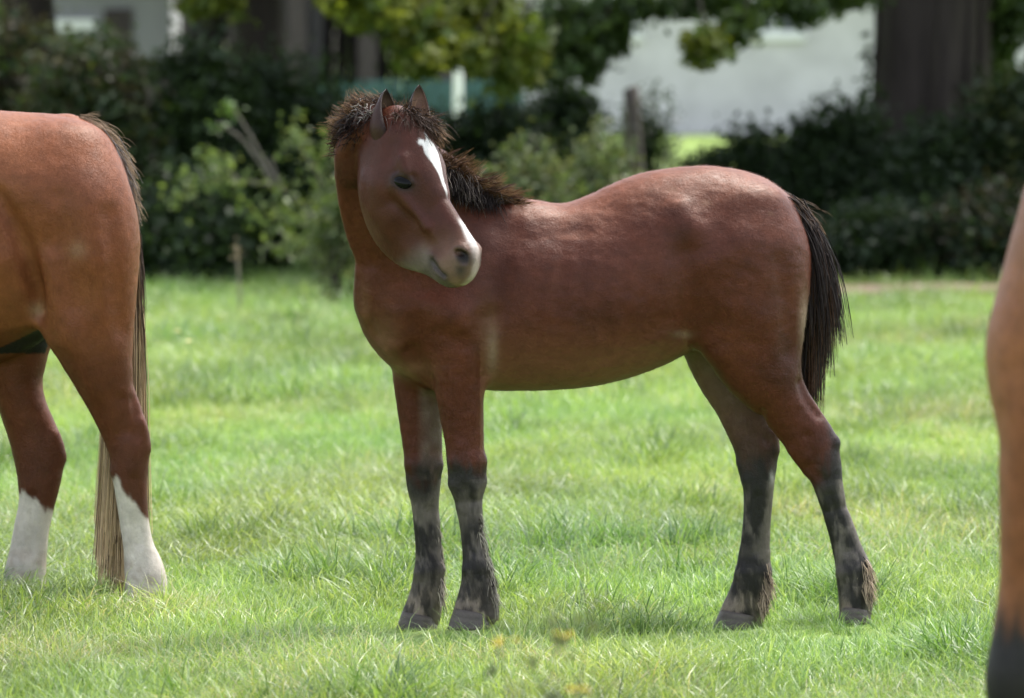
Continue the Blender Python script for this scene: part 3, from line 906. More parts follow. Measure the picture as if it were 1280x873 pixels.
def foal_hair():
    I = FI
    mb = MB()
    # withers to mid neck
    crest = np.array([W(640, 252, -.05), W(618, 247, -.08), W(594, 240, -.115), (W(570, 228, -.16)), W(550, 210, -.20), W(540, 196, -.23)])
    r, u = sample_line(crest, 1500, .010)
    d = np.array((.50, -.08, .75)) + RNG.normal(0, .22, r.shape)
    d[:, 0] += (1 - u) * .9; d[:, 2] -= (1 - u) * .35
    strands(mb, r - (0, 0, .015), d, (0.045 + .045 * RNG.random(1500)) * np.interp(u, [0, .5, .8, 1], [.8, 1.1, .9, .5]), .06, .0026, HB, HBR, 5, .10, clump=9, pull=.7)
    r, u = sample_line(crest, 900, .012)
    d = np.array((.42, -.3, .80)) + RNG.normal(0, .25, r.shape)
    d[:, 0] += (1 - u) * .8; d[:, 2] -= (1 - u) * .3
    strands(mb, r - (0, 0, .01), d, (0.055 + .05 * RNG.random(900)) * np.interp(u, [0, .5, .8, 1], [.8, 1.1, .9, .5]), .07, .0019, HBR * .6, HTIP * 1.2, 5, .12, clump=7, pull=.7)
    r, u = sample_line(crest[1:5], 900, .014)                         # dark locks falling on the near side
    d = np.array((.15, -.75, .05)) + RNG.normal(0, .25, r.shape)
    strands(mb, r + (0, -.01, 0), d, .035 + .04 * RNG.random(900), .30, .0025, HB, HB * 1.6, 5, .08)
    r, u = sample_line(crest[2:5], 90, .014)
    d = np.array((.2, -.75, .05)) + RNG.normal(0, .25, r.shape)
    strands(mb, r + (0, -.012, 0), d, .045 + .04 * RNG.random(90), .28, .0022, HBR * .7, (.20, .17, .145), 5, .08)
    # behind the poll
    poll = np.array([W(502, 150, -.32), W(480, 146, -.33), W(458, 152, -.32), W(440, 166, -.31), W(428, 186, -.28)])
    r, u = sample_line(poll, 2300, .014)
    d = np.stack((np.interp(u, [0, .5, .8, 1], [.05, -.50, -1.0, -.9]), np.full(len(u), -.12), np.interp(u, [0, .5, .8, 1], [.9, .85, .40, -.05])), 1) + RNG.normal(0, .26, r.shape)
    strands(mb, r, d, (.042 + .038 * RNG.random(len(u))) * np.interp(u, [0, .2, .5, .85, 1], [.45, .75, 1.0, .85, .35]), .03, .0026, HB, HBR * 1.1, 5, .12, clump=9, pull=.7)
    r, u = sample_line(poll, 800, .016)
    d = np.stack((np.interp(u, [0, .5, .8, 1], [.05, -.50, -1.0, -.9]), np.full(len(u), -.12), np.interp(u, [0, .5, .8, 1], [.9, .85, .40, -.05])), 1) + RNG.normal(0, .30, r.shape)
    strands(mb, r, d, (.052 + .042 * RNG.random(len(u))) * np.interp(u, [0, .2, .5, .85, 1], [.45, .75, 1.0, .85, .35]), .03, .0018, HBR * .6, HTIP * 1.25, 5, .14, clump=7, pull=.7)
    r, u = sample_line(poll[1:4], 700, .016)                           # dark locks lying over the near side
    d = np.array((-.35, -.75, .25)) + RNG.normal(0, .3, r.shape)
    strands(mb, r + (0, -.015, 0), d, .045 + .035 * RNG.random(len(u)), .16, .003, HB * .9, HB * 1.5, 5, .1)
    r, u = sample_line(np.array([W(448, 141, -.37), W(470, 143, -.385)]), 110, .012)     # grey flecks
    strands(mb, r, RNG.normal(0, .7, r.shape) + (-.3, -.6, .1), .016, .1, .0034, (.26, .22, .20), (.34, .30, .27), 3, .3)
    mb.build('mane', M_STRAND, foal)
    mb = MB()
    fl = np.array([W(497, 152, -.415), W(507, 150, -.415), W(518, 153, -.415), W(529, 159, -.41)])
    r, u = sample_line(fl, 1100, .012)
    d = np.stack((np.interp(u, [0, 1], [.15, .75]), np.full(len(u), -.55), np.full(len(u), .12)), 1) + RNG.normal(0, .27, r.shape)
    strands(mb, r, d, .035 + .05 * RNG.random(len(u)), .20, .0028, HB * 1.1, HBR * .55, 5, .1)
    r, u = sample_line(fl, 420, .013)
    d = np.stack((np.interp(u, [0, 1], [.0, .9]), np.full(len(u), -.2), np.interp(u, [0, 1], [.7, .35])), 1) + RNG.normal(0, .3, r.shape)
    strands(mb, r, d, .022 + .026 * RNG.random(len(u)), .10, .002, HBR * .6, HTIP * 1.15, 5, .14)
    r, u = sample_line(fl[2:], 330, .010)
    d = np.array((.9, -.3, .02)) + RNG.normal(0, .3, r.shape)
    strands(mb, r + (.012, 0, -.012), d, .035 + .04 * RNG.random(len(u)), .20, .002, HBR * .7, HTIP * 1.1, 5, .14)
    mb.build('forelock', M_STRAND, foal)
    mb = MB()                                                          # hair growing in the near ear
    r, u = sample_line(np.array([W(491, 172, -.462), W(493, 158, -.455), W(493, 142, -.445)]), 120, .004)
    cc = np.where(RNG.random((120, 1)) < .4, HB[None] * 1.2, np.array((.15, .09, .045))[None])
    strands(mb, r, np.array((.45, -.35, -.1)) + RNG.normal(0, .2, r.shape), .020 + .012 * RNG.random(120), .25, .0016, cc, cc * 1.3, 4, .1)
    r, u = sample_line(np.array([W(520, 166, -.41), W(524, 145, -.40)]), 70, .005)
    strands(mb, r, np.array((.5, -.7, .4)) + RNG.normal(0, .3, r.shape), .014 + .010 * RNG.random(70), .1, .0014, (.12, .07, .04), (.26, .17, .10), 4, .1)
    tag(mb.build('ear_hair', M_STRAND, foal), kind='stuff')
    # tail
    mb = MB()
    my = I['mid'](985)
    dock = np.array([W(968, 249, my), W(984, 253, my), W(998, 266, my + .005), W(1006, 285, my + .01), W(1010, 310, my + .01), W(1011, 335, my + .012)])
    def tail(n, wid, c0, c1, l0, l1, out, ju=1.0, wv=.07, side=.12, g=.30):
        r, u = sample_line(dock, n, .009)
        r[:, 1] += RNG.normal(0, .018, n) - .005
        d = np.stack((np.interp(u, [0, .5, 1], [.46, .30, .12]) + out, RNG.normal(-.02, side, n), np.interp(u, [0, .4, 1], [-.10, -.6, -1.1])), 1) + RNG.normal(0, .10, r.shape) * ju
        ln = np.interp(u, [0, .3, 1], [l0, (l0 + l1) / 2, l1]) * (0.72 + .40 * RNG.random(n))
        strands(mb, r, d, ln, np.interp(u, [0, .3, 1], [g * .8, g, g]), wid, c0, c1, 9, wv, curl=np.array((-.024, 0, 0)), clump=11, pull=.45)
    tail(2600, .0034, HB * 1.3, HB * 2.2, .44, .42, .0, .8, .055)
    tail(1900, .0030, HB * 1.6, HBR * 1.15, .38, .40, .05, .9, .065)
    tail(1000, .0025, HB * 2.0, HTIP * .9, .18, .36, .03, .9, .07, g=.28)
    tail(350, .0022, HBR * .8, HTIP * 1.3, .09, .24, .04, 1.0, .09, g=.26)
    r, u = sample_line(dock[:4], 700, .008)                            # short hairs over the dock
    d = np.stack((np.full(700, .7), RNG.normal(-.15, .25, 700), np.interp(u, [0, 1], [-.15, -.6])), 1) + RNG.normal(0, .16, (700, 3))
    strands(mb, r + (0, -.01, .006), d, .03 + .07 * RNG.random(700), .16, .0024, HB * 1.6, HTIP * .7, 5, .12)
    mb.build('tail', M_STRAND, foal)
    # feather behind each fetlock
    def feather(path, n, d, col, l=.045):
        mb = MB()
        r, u = sample_line(np.array(path), n, .005)
        dd = np.array(d) + RNG.normal(0, .22, r.shape)
        cc = np.where(RNG.random((n, 1)) < .22, HB[None] * 1.6, np.array(col)[None] * (0.8 + .6 * RNG.random((n, 1))))
        strands(mb, r, dd, l * (0.5 + RNG.random(n) * .8), .12, .0022, cc * .8, cc, 4, .08)
        mb.build('fetlock_hair', M_STRAND, foal)
    en, ef, dn, df = I['en'], I['ef'], I['dn'], I['df'] - .03
    feather([W(598, 640, en - .01), W(605, 690, en - .01), W(614, 720, en - .015), W(618, 750, en - .02)], 330, (.40, -.15, -.9), (.52, .45, .37), .042)
    feather([W(544, 650, ef), W(548, 690, ef), W(550, 725, ef - .01), W(550, 748, ef - .015)], 260, (.34, -.15, -.95), (.46, .39, .32), .038)
    feather([W(1080, 700, dn - .01), W(1086, 722, dn - .02), W(1082, 740, dn - .03)], 330, (.40, -.40, -.85), (.50, .38, .27), .048)
    feather([W(957, 705, df - .01), W(958, 730, df - .02), W(950, 752, df - .025)], 330, (.34, -.35, -.9), (.42, .32, .23), .048)
foal_hair()
# ------------------------------------------------------------------ the two grown horses at the edges
def build_adult(name, label, kind, h, tf=None, fur=0):
    m = 0.75
    F = Field((-3.10, 0.28, -0.03), (-0.92, 1.24, 1.78), h)
    LAT = nrm(np.array((0.06, -1.0, 0)))
    tr = [(104, 172, 106, 335, m, .10, .1), (90, 155, 92, 375, m, .155, .15), (70, 146, 72, 388, m, .198, .2), (44, 141, 48, 392, m, .235, .2), (5, 137, 5, 425, m, .25, .16), (-60, 138, -60, 456, m, .265, .1),
          (-130, 144, -130, 470, m, .275, .08), (-210, 150, -210, 478, m, .265, .08), (-280, 142, -280, 480, m, .24, .12), (-330, 138, -335, 470, m, .205, .15), (-375, 185, -375, 440, m, .165, .1), (-402, 230, -402, 400, m, .12, .1)]
    if kind == 'bay': tr = [t[:5] + (t[5] * .84, t[6]) for t in tr]
    F.tube(pairs(tr), LAT, .03, 5)
    dn, df = m - .125, m + .11
    F.tube(pairs([(5, 205, 140, 200, dn + .03, .10), (18, 255, 163, 240, dn, .125), (30, 300, 175, 292, dn, .132), (42, 345, 173, 338, dn, .128), (52, 392, 169, 392, dn, .112), (68, 430, 167, 428, dn, .095),
                  (85, 462, 166, 456, dn, .078), (101, 492, 167, 482, dn + .005, .064), (116, 520, 176, 508, dn + .01, .054), (128, 547, 184, 535, dn + .015, .047), (137, 574, 186, 562, dn + .015, .045), (141, 602, 184, 592, dn + .015, .040),
                  (146, 632, 184, 622, dn + .015, .034), (150, 660, 187, 654, dn + .015, .031), (154, 688, 193, 682, dn + .012, .034), (155, 711, 203, 703, dn + .01, .042), (156, 731, 209, 725, dn, .045), (157, 748, 208, 745, dn, .05)]), LAT, .045, 5)
    F.tube(pairs([(-60, 300, 90, 300, df, .11), (-45, 380, 76, 388, df, .11), (-28, 440, 60, 443, df, .09), (-12, 480, 53, 480, df, .074), (1, 520, 60, 510, df, .06), (10, 547, 72, 538, df, .05),
                  (17, 576, 80, 566, df, .046), (22, 606, 76, 596, df, .041), (23, 634, 68, 630, df, .034), (17, 662, 62, 658, df, .031), (12, 690, 59, 688, df, .034), (6, 714, 58, 712, df, .043), (2, 736, 57, 734, df, .047), (0, 750, 56, 750, df, .05)]), LAT, .035, 3)
    # fore legs: outline in profile, then how far each level stands out from the middle line
    prof = [(-390, 300, -275, 300), (-385, 370, -285, 370), (-378, 420, -293, 420), (-367, 468, -302, 468), (-356, 515, -308, 515), (-351, 552, -312, 552), (-353, 585, -310, 585), (-346, 615, -314, 615),
            (-342, 660, -314, 660), (-343, 690, -311, 690), (-348, 714, -309, 712), (-358, 746, -313, 744)]
    if kind == 'bay':
        st = [(.140, .09), (.146, .074), (.151, .060), (.153, .054), (.158, .050), (.168, .050), (.174, .052), (.176, .045), (.176, .036), (.176, .037), (.176, .044), (.176, .05)]
    else:
        st = [(.14, q) for q in (.07, .09, .09, .075, .056, .046, .047, .038, .030, .034, .042, .05)]
    if kind == 'bay':
        prof = [(-385, 215, -290, 215), prof[0], (-387, 340, -279, 340), (-384, 388, -287, 388)] + prof[2:]
        st = [(.085, .075), (.130, .088), (.140, .090), (.140, .066), (.146, .057), (.149, .053), (.153, .050), (.164, .050), (.174, .053)] + st[7:]
    for dx, sg in ((0, -1), (-28 if kind != 'bay' else -6, 1)):
        F.tube(pairs([(a + dx, b, c + dx, d, m + sg * o, q) for (a, b, c, d), (o, q) in zip(prof, st)]), LAT, .035, 4)
    if kind == 'bay':
        F.bump([W(-388, 345, m + .075), W(-384, 400, m + .095), W(-378, 440, m + .105)], .016, -.016)
    F.tube(pairs([(-405, 340, -270, 150, m, .14), (-452, 262, -350, 78, m, .115), (-512, 165, -425, 15, m, .10), (-538, 92, -468, -25, m, .085)]), LAT, .05, 4)
    F.tube(pairs([(-520, 62, -478, -42, m, .08), (-560, 92, -522, -18, m, .098), (-590, 104, -566, 30, m, .08), (-618, 128, -600, 74, m, .062), (-640, 156, -622, 104, m, .06), (-650, 172, -634, 126, m, .05)]), LAT, .03, 3)
    F.blur(1)
    F.blur(5, ((-2.4, .3, .70), (-1.0, 1.2, 1.7)), .1)
    F.tube([list(W(86, 158, m)) + [.030, .035], list(W(118, 172, m)) + [.026, .03], list(W(141, 205, m)) + [.018, .020], list(W(152, 245, m)) + [.012, .013]], LAT, .03, 4)
    if kind == 'chestnut':      # the sheath under the flank
        F.tube([list(W(-40, 438, m)) + [.05, .06], list(W(5, 425, m)) + [.055, .06], list(W(38, 412, m)) + [.045, .05]], LAT, .02, 3)
    cam0 = np.array((0, -CAM_D, CAM_H))
    def BL(pts, sig, amp):
        q = []
        for x, y in pts:
            d = facing(x, y); p = F.ray(cam0 + d * (CAM_D - .2), d)
            if p is not None: q.append(p)
        if q: F.bump(q, sig, amp * 1.4)
    BL([(-4, 245), (20, 285), (38, 325), (48, 360), (52, 390)], .017, -.022)
    BL([(0, 330), (20, 372), (30, 395)], .035, .014); BL([(62, 330), (72, 380), (85, 420)], .03, .012); BL([(100, 440), (118, 490)], .02, .006); BL([(178, 530), (184, 560)], .014, .008); BL([(70, 545), (79, 572)], .014, .008); BL([(128, 555), (140, 590)], .014, .006)       # flank fold
    BL([(40, 235), (60, 262)], .05, .010)
    BL([(75, 250), (78, 310), (92, 380)], .028, -.009)
    BL([(110, 250), (115, 320)], .05, .010)
    BL([(135, 270), (142, 350), (150, 410)], .022, -.006)
    BL([(50, 400), (62, 425)], .03, .008)
    BL([(165, 500), (172, 545)], .009, -.006)
    BL([(152, 500), (156, 540)], .012, -.006)
    BL([(168, 600), (172, 680)], .009, -.005)
    BL([(40, 620), (38, 690)], .009, -.005)
    V, T, Q = F.extract()
    N = normals_of(V, T, Q)
    V, N = roughen(V, T, Q, N, np.interp(V[:, 2], [.3, .6], [.4, .8]), 51)
    px, py = proj(V)
    n1 = fbm(V * 6, 31); n2 = fbm(V * 24, 33); n3 = fbm(V * np.array((50, 50, 14)), 35)
    mix = lambda C, col, k: C + (np.asarray(col) - C) * np.clip(k, 0, 1)[:, None]
    g = lambda cx, cy, sx, sy: np.exp(-((px - cx) / sx) ** 2 - ((py - cy) / sy) ** 2)
    nearleg = V[:, 1] < m
    if kind == 'chestnut':
        C = np.broadcast_to(np.array((.185, .058, .022)), V.shape).copy()
        C = mix(C, (.265, .095, .040), sstep(.45, .75, n1) * .6)
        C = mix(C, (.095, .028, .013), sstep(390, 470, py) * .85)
        C = mix(C, (.10, .034, .018), g(112, 222, 28, 18) * .35)
        C = mix(C, (.30, .18, .11), g(97, 313, 11, 11) * .5 * (.3 + n2))
        C = mix(C, (.34, .22, .13), g(46, 387, 9, 9) * .8)
        sheath = (px > -60) & (px < 62) & (py > 392) & (py < 442) & (np.abs(V[:, 1] - m) < .075)
        C = mix(C, (.012, .010, .012), sheath * sstep(-.2, -.6, N[:, 2]) )
        C = mix(C, (.012, .010, .012), sheath * sstep(400, 412, py))
        jag = (n3 - .5) * 46 + (n2 - .5) * 24
        hind = px > -120
        wn = sstep(-4, 4, py - (600 + np.clip(px - 145, 0, 60) * 1.15) + jag * .5) * (nearleg & hind)
        wf = sstep(-4, 4, py - (606 + np.clip(px - 22, 0, 60) * .85) + jag * .5) * ((~nearleg) & hind)
        wt = np.maximum(wn, wf) * (py > 560)
        C = mix(C, (.065, .022, .013), np.clip(sstep(520, 590, py), 0, 1) * (1 - wt) * .45)
        C = mix(C, (.56, .50, .44), wt)
        C = mix(C, (.28, .20, .14), wt * sstep(.5, .7, n2) * .6 * sstep(640, 740, py))
        C = mix(C, (.25, .2, .17), wt * g(188, 722, 14, 12) * .5)
        fore = (px < -200) & (py > 480)
        C = mix(C, (.12, .045, .03), fore * .6)
        flax = (.40, .27, .16)
    else:
        C = np.broadcast_to(np.array((.25, .094, .045)), V.shape).copy()
        C = mix(C, (.18, .062, .03), sstep(.45, .7, n1) * .5)
        low = sstep(-26, 26, py + (n3 - .5) * 40 - 535) * (py > 440)
        C = mix(C, (.022, .019, .020), low)
        C = mix(C, (.3, .15, .08), sstep(.4, .9, N[:, 0]) * .2)  # slight warm rim light painted into faces turned one way
        flax = (.03, .022, .02)
    f = (lambda P: P) if tf is None else tf
    Nn = N if tf is None else nrm(tf(V + N) - tf(V))
    root = thing(name, label, 'horse')
    Vw = f(V)
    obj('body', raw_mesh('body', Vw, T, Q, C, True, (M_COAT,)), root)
    if fur:
        wg = ((px > -60) * 1.0 + .02) * (1 + .5 * sstep(600, 700, py))
        def flow(P):
            x, y = proj(P)
            fl = np.zeros_like(P); fl[:] = (.7, 0, -.65)
            return fl
        tag(obj('coat_hair', fur_mesh('coat_hair', Vw, Nn, T, Q, C, fur, flow, lambda P: np.full(len(P), .0075), .0012, .17, wg), root), kind='stuff')
    hc = (.30, .25, .20) if kind == 'chestnut' else (.03, .027, .025)
    z0 = 0.0
    for a, b, d in ((182, 185, dn), (28, 27, df), (-336, -338, m - st[-1][0]), (-364 + 22 * (kind == 'bay'), -366 + 22 * (kind == 'bay'), m + st[-1][0])):
        s_ = 1.0
        cor, gr = W(a, 742, d), W(b, 757, d); gr[2] = 0.0
        ca, ga = f(np.array([cor, gr]))
        tdir = nrm(f(np.array([cor + np.array((-1, 0, 0))]))[0] - ca)
        make_hoof(root, ca, ga, tdir, .056, .068, hc)
    # head: ears and eyes (outside the picture, still there)
    for sg in (1, -1):
        eb, et = W(-478, -32, m - sg * .055), W(-470, -85, m - sg * .065)
        fc = np.array((-.8, -sg * .5, 0))
        a, b, c = f(np.array([eb, et, eb + fc]))
        make_ear(root, a, b, nrm(c - a), .036, C[0], (.2, .12, .08), (.03, .02, .02))
        ey = f(np.array([W(-545, 12, m - sg * .082)]))[0]
        mb = MB(); mb.tube([ey + (0, 0, q * .019) for q in np.linspace(-.98, .98, 9)], [.019 * math.sqrt(1 - q * q) for q in np.linspace(-.98, .98, 9)], 12)
        mb.build('eye', M_EYE, root)
    def S_(mb, r, d, *a, **k):
        rr = f(r); dd = nrm(d) if tf is None else nrm(tf(r + nrm(d) * .1) - tf(r))
        strands(mb, rr, dd, *a, **k)
    mb = MB()
    cr = np.array([W(-275, 146, m), W(-345, 80, m), W(-420, 18, m), W(-470, -30, m)])
    r, u = sample_line(cr, 1300, .012)
    S_(mb, r + (0, -.0, -.01), np.array((.1, -.7, .3)) + RNG.normal(0, .25, r.shape), .16 + .1 * RNG.random(len(u)), .3, .004, np.array(flax) * .5, flax, seg=5, wave=.06)
    mb.build('mane', M_STRAND, root)
    mb = MB()
    if kind == 'chestnut':
        path = np.array([W(92, 154, m), W(122, 168, m), W(146, 202, m), W(158, 255, m + .005), W(164, 300, m + .01)])
        n = 7500
        r, u = sample_line(path[2:], n, .009)
        d = np.stack((RNG.normal(.03, .035, n), RNG.normal(0, .04, n), np.full(n, -.95)), 1) + RNG.normal(0, .03, r.shape)
        strands(mb, r, d, np.interp(u, [0, .4, 1], [1.20, 1.12, 1.02]) * (.86 + .16 * RNG.random(n)), .14, .0030, np.where(RNG.random((n, 1)) < .35, np.array((.045, .026, .018)), np.array((.16, .10, .055))), np.where(RNG.random((n, 1)) < .2, np.array((.16, .10, .06)), np.array((.74, .55, .34))), 10, .022, curl=np.array((-.0085, 0, 0)), tipw=.6, clump=34, pull=.28)
        n = 420
        r, u = sample_line(path[2:], n, .010)
        d = np.stack((np.full(n, .16), RNG.normal(-.02, .05, n), np.full(n, -.95)), 1) + RNG.normal(0, .04, r.shape)
        strands(mb, r, d, .40 + .2 * RNG.random(n), .2, .003, (.05, .03, .025), (.13, .085, .06), 9, .03, curl=np.array((-.03, 0, 0)))
        n = 2200
        r, u = sample_line(path[:4], n, .010)
        d = np.stack((np.full(n, .75), RNG.normal(-.12, .22, n), np.interp(u, [0, .4, 1], [.22, -.25, -.8])), 1) + RNG.normal(0, .18, r.shape)
        strands(mb, r + (0, -.012, .008), d, .03 + .07 * RNG.random(n), .14, .0017, (.13, .085, .055), (.40, .29, .19), 6, .10, clump=8, pull=.5)
        n = 500
        r, u = sample_line(path[1:4], n, .012)
        d = np.stack((np.full(n, .42), np.full(n, -.4), np.interp(u, [0, 1], [-.4, -.9])), 1) + RNG.normal(0, .14, r.shape)
        strands(mb, r + (0, -.02, .0), d, .06 + .05 * RNG.random(n), .1, .003, (.05, .045, .05), (.16, .14, .13), 6, .08)
    else:
        path = np.array([W(96, 154, m), W(128, 166, m), W(152, 198, m), W(167, 255, m), W(172, 300, m)])
        r, u = sample_line(path, 1500, .014)
        S_(mb, r, np.array((.3, 0, -.8)) + RNG.normal(0, .12, r.shape), .5 + .4 * RNG.random(len(u)), .2, .004, (.03, .02, .018), (.06, .04, .03), seg=7, wave=.04)
    mb.build('tail', M_STRAND, root)
    return root

chestnut = build_adult('horse', 'chestnut horse at the left edge with white hind stockings and a long flaxen tail', 'chestnut', .0075, None, 230000)
_pc = np.array((-2.205, 0.75, 0.0)); _pn = np.array((1.145, -4.60, 0.0)); _sc = 1.05
def _tf(P):
    q = (np.asarray(P, float) - _pc) * _sc
    a = math.radians(78)
    return np.stack((q[:, 0] * math.cos(a) - q[:, 1] * math.sin(a), q[:, 0] * math.sin(a) + q[:, 1] * math.cos(a), q[:, 2]), 1) + _pn
bay = build_adult('horse', 'light bay horse cut off by the right edge, black lower leg, nearest the viewer', 'bay', .010, _tf)
# ------------------------------------------------------------------ pasture
_ct = []
for o in (foal, chestnut, bay):
    for ch in o.children:
        if ch.name.startswith('hoof'):
            v = np.array([x.co[:] for x in ch.data.vertices])
            lowv = v[v[:, 2] < v[:, 2].min() + .004]
            _ct.append((lowv[:, 0].mean(), lowv[:, 1].mean(), v[:, 2].min()))
_ct = np.array(_ct)
_sg = .20
_K = np.exp(-((_ct[:, None, 0] - _ct[None, :, 0]) ** 2 + (_ct[:, None, 1] - _ct[None, :, 1]) ** 2) / (2 * _sg ** 2))
def _und(x, y):
    P = np.stack((x * .9, y * .45, np.zeros_like(x)), 1)
    return (fbm(P, 77, 3) - .5) * .075 * sstep(200, 60, y)
_wt = np.linalg.solve(_K + np.eye(len(_ct)) * 1e-3, _ct[:, 2] - _und(_ct[:, 0], _ct[:, 1]))
def ground(x, y):
    x = np.asarray(x, float); y = np.asarray(y, float)
    z = _und(x, y)
    for (cx, cy, _), k in zip(_ct, _wt):
        z = z + k * np.exp(-((x - cx) ** 2 + (y - cy) ** 2) / (2 * _sg ** 2))
    return z
def build_pasture():
    ys = np.concatenate((np.linspace(-40, -6, 12)[:-1], np.linspace(-6, 6, 130)[:-1], np.linspace(6, 26, 70)[:-1], np.linspace(26, 120, 60)[:-1], np.geomspace(120, 1500, 14)))
    xs = np.concatenate((-np.geomspace(1500, 7, 20)[:-1], np.linspace(-7, 7, 150)[:-1], np.geomspace(7, 1500, 20)))
    X, Y = np.meshgrid(xs, ys)
    Z = ground(X.ravel(), Y.ravel())
    V = np.stack((X.ravel(), Y.ravel(), Z), 1)
    nx, ny = len(xs), len(ys)
    i = np.arange(nx - 1)[None, :] + nx * np.arange(ny - 1)[:, None]
    Q = np.stack((i, i + 1, i + nx + 1, i + nx), -1).reshape(-1, 4)
    m, t, b = mat_base('pasture_soil')
    n = noise_node(t, .35, 5, .65); n2 = noise_node(t, 9, 4, .7)
    cr = t.nodes.new('ShaderNodeValToRGB')
    e = cr.color_ramp.elements
    e[0].position = .3; e[0].color = (.12, .18, .04, 1)
    e[1].position = .7; e[1].color = (.22, .30, .085, 1)
    ad = t.nodes.new('ShaderNodeMath'); ad.operation = 'MULTIPLY_ADD'; ad.inputs[1].default_value = .45
    t.links.new(n2.outputs[0], ad.inputs[0]); 
    hf = t.nodes.new('ShaderNodeMath'); hf.operation = 'MULTIPLY'; hf.inputs[1].default_value = .6
    t.links.new(n.outputs[0], hf.inputs[0]); t.links.new(hf.outputs[0], ad.inputs[2])
    t.links.new(ad.outputs[0], cr.inputs[0]); t.links.new(cr.outputs[0], b.inputs['Base Color'])
    b.inputs['Roughness'].default_value = .9; b.inputs['Specular IOR Level'].default_value = .1
    bp = t.nodes.new('ShaderNodeBump'); bp.inputs['Strength'].default_value = .5; bp.inputs['Distance'].default_value = .05
    t.links.new(n2.outputs[0], bp.inputs['Height']); t.links.new(bp.outputs[0], b.inputs['Normal'])
    tag(obj('pasture', raw_mesh('pasture', V, None, Q, None, True, (m,))), kind='structure')
build_pasture()

def tuft(seed, n, hgt, wid, rad, lean, cols, droop):
    """one tuft of grass: n bent blades"""
    g = np.random.default_rng(seed)
    seg = 4
    th = g.random(n) * 6.283
    rr = np.sqrt(g.random(n)) * rad
    P = np.stack((rr * np.cos(th), rr * np.sin(th), np.full(n, -.012)), 1)
    az = th + g.normal(0, 1.1, n)
    ln = hgt * .92 * (.45 + .8 * g.random(n))
    el = np.abs(g.normal(lean, .28, n))
    d = np.stack((np.sin(el) * np.cos(az), np.sin(el) * np.sin(az), np.cos(el)), 1)
    side = np.stack((-np.sin(az), np.cos(az), np.zeros(n)), 1)
    tw = g.normal(0, .5, n)
    side = nrm(side * np.cos(tw)[:, None] + np.cross(d, side) * np.sin(tw)[:, None])
    L, Rr = [], []
    for k in range(seg + 1):
        s = k / seg
        ww = .82 * wid * (.7 + .6 * g.random(n)) * (1 - s ** 1.6) * .5 + .0001
        L.append(P - side * ww[:, None]); Rr.append(P + side * ww[:, None])
        d = nrm(d + np.stack((np.cos(az), np.sin(az), np.full(n, -.9)), 1) * (droop * (.3 + g.random(n)) * (.4 + s))[:, None])
        P = P + d * (ln / seg)[:, None]
    V = np.stack((np.stack(L, 1), np.stack(Rr, 1)), 2).reshape(-1, 3)
    Q = np.array([(2 * k, 2 * k + 1, 2 * k + 3, 2 * k + 2) for k in range(seg)])[None] + (np.arange(n) * (seg + 1) * 2)[:, None, None]
    cols = np.array(cols, float)
    ci = g.integers(0, len(cols), n)
    c0 = cols[ci] * (.8 + .4 * g.random((n, 1)))
    s = np.linspace(0, 1, seg + 1)[None, :, None]
    C = c0[:, None, :] * (1 - .25 * (1 - s))
    C = np.repeat(C, 2, axis=1).reshape(-1, 3)
    me = raw_mesh('grass_tuft', V, None, Q.reshape(-1, 4), C, True, (M_GRASS,))
    return me

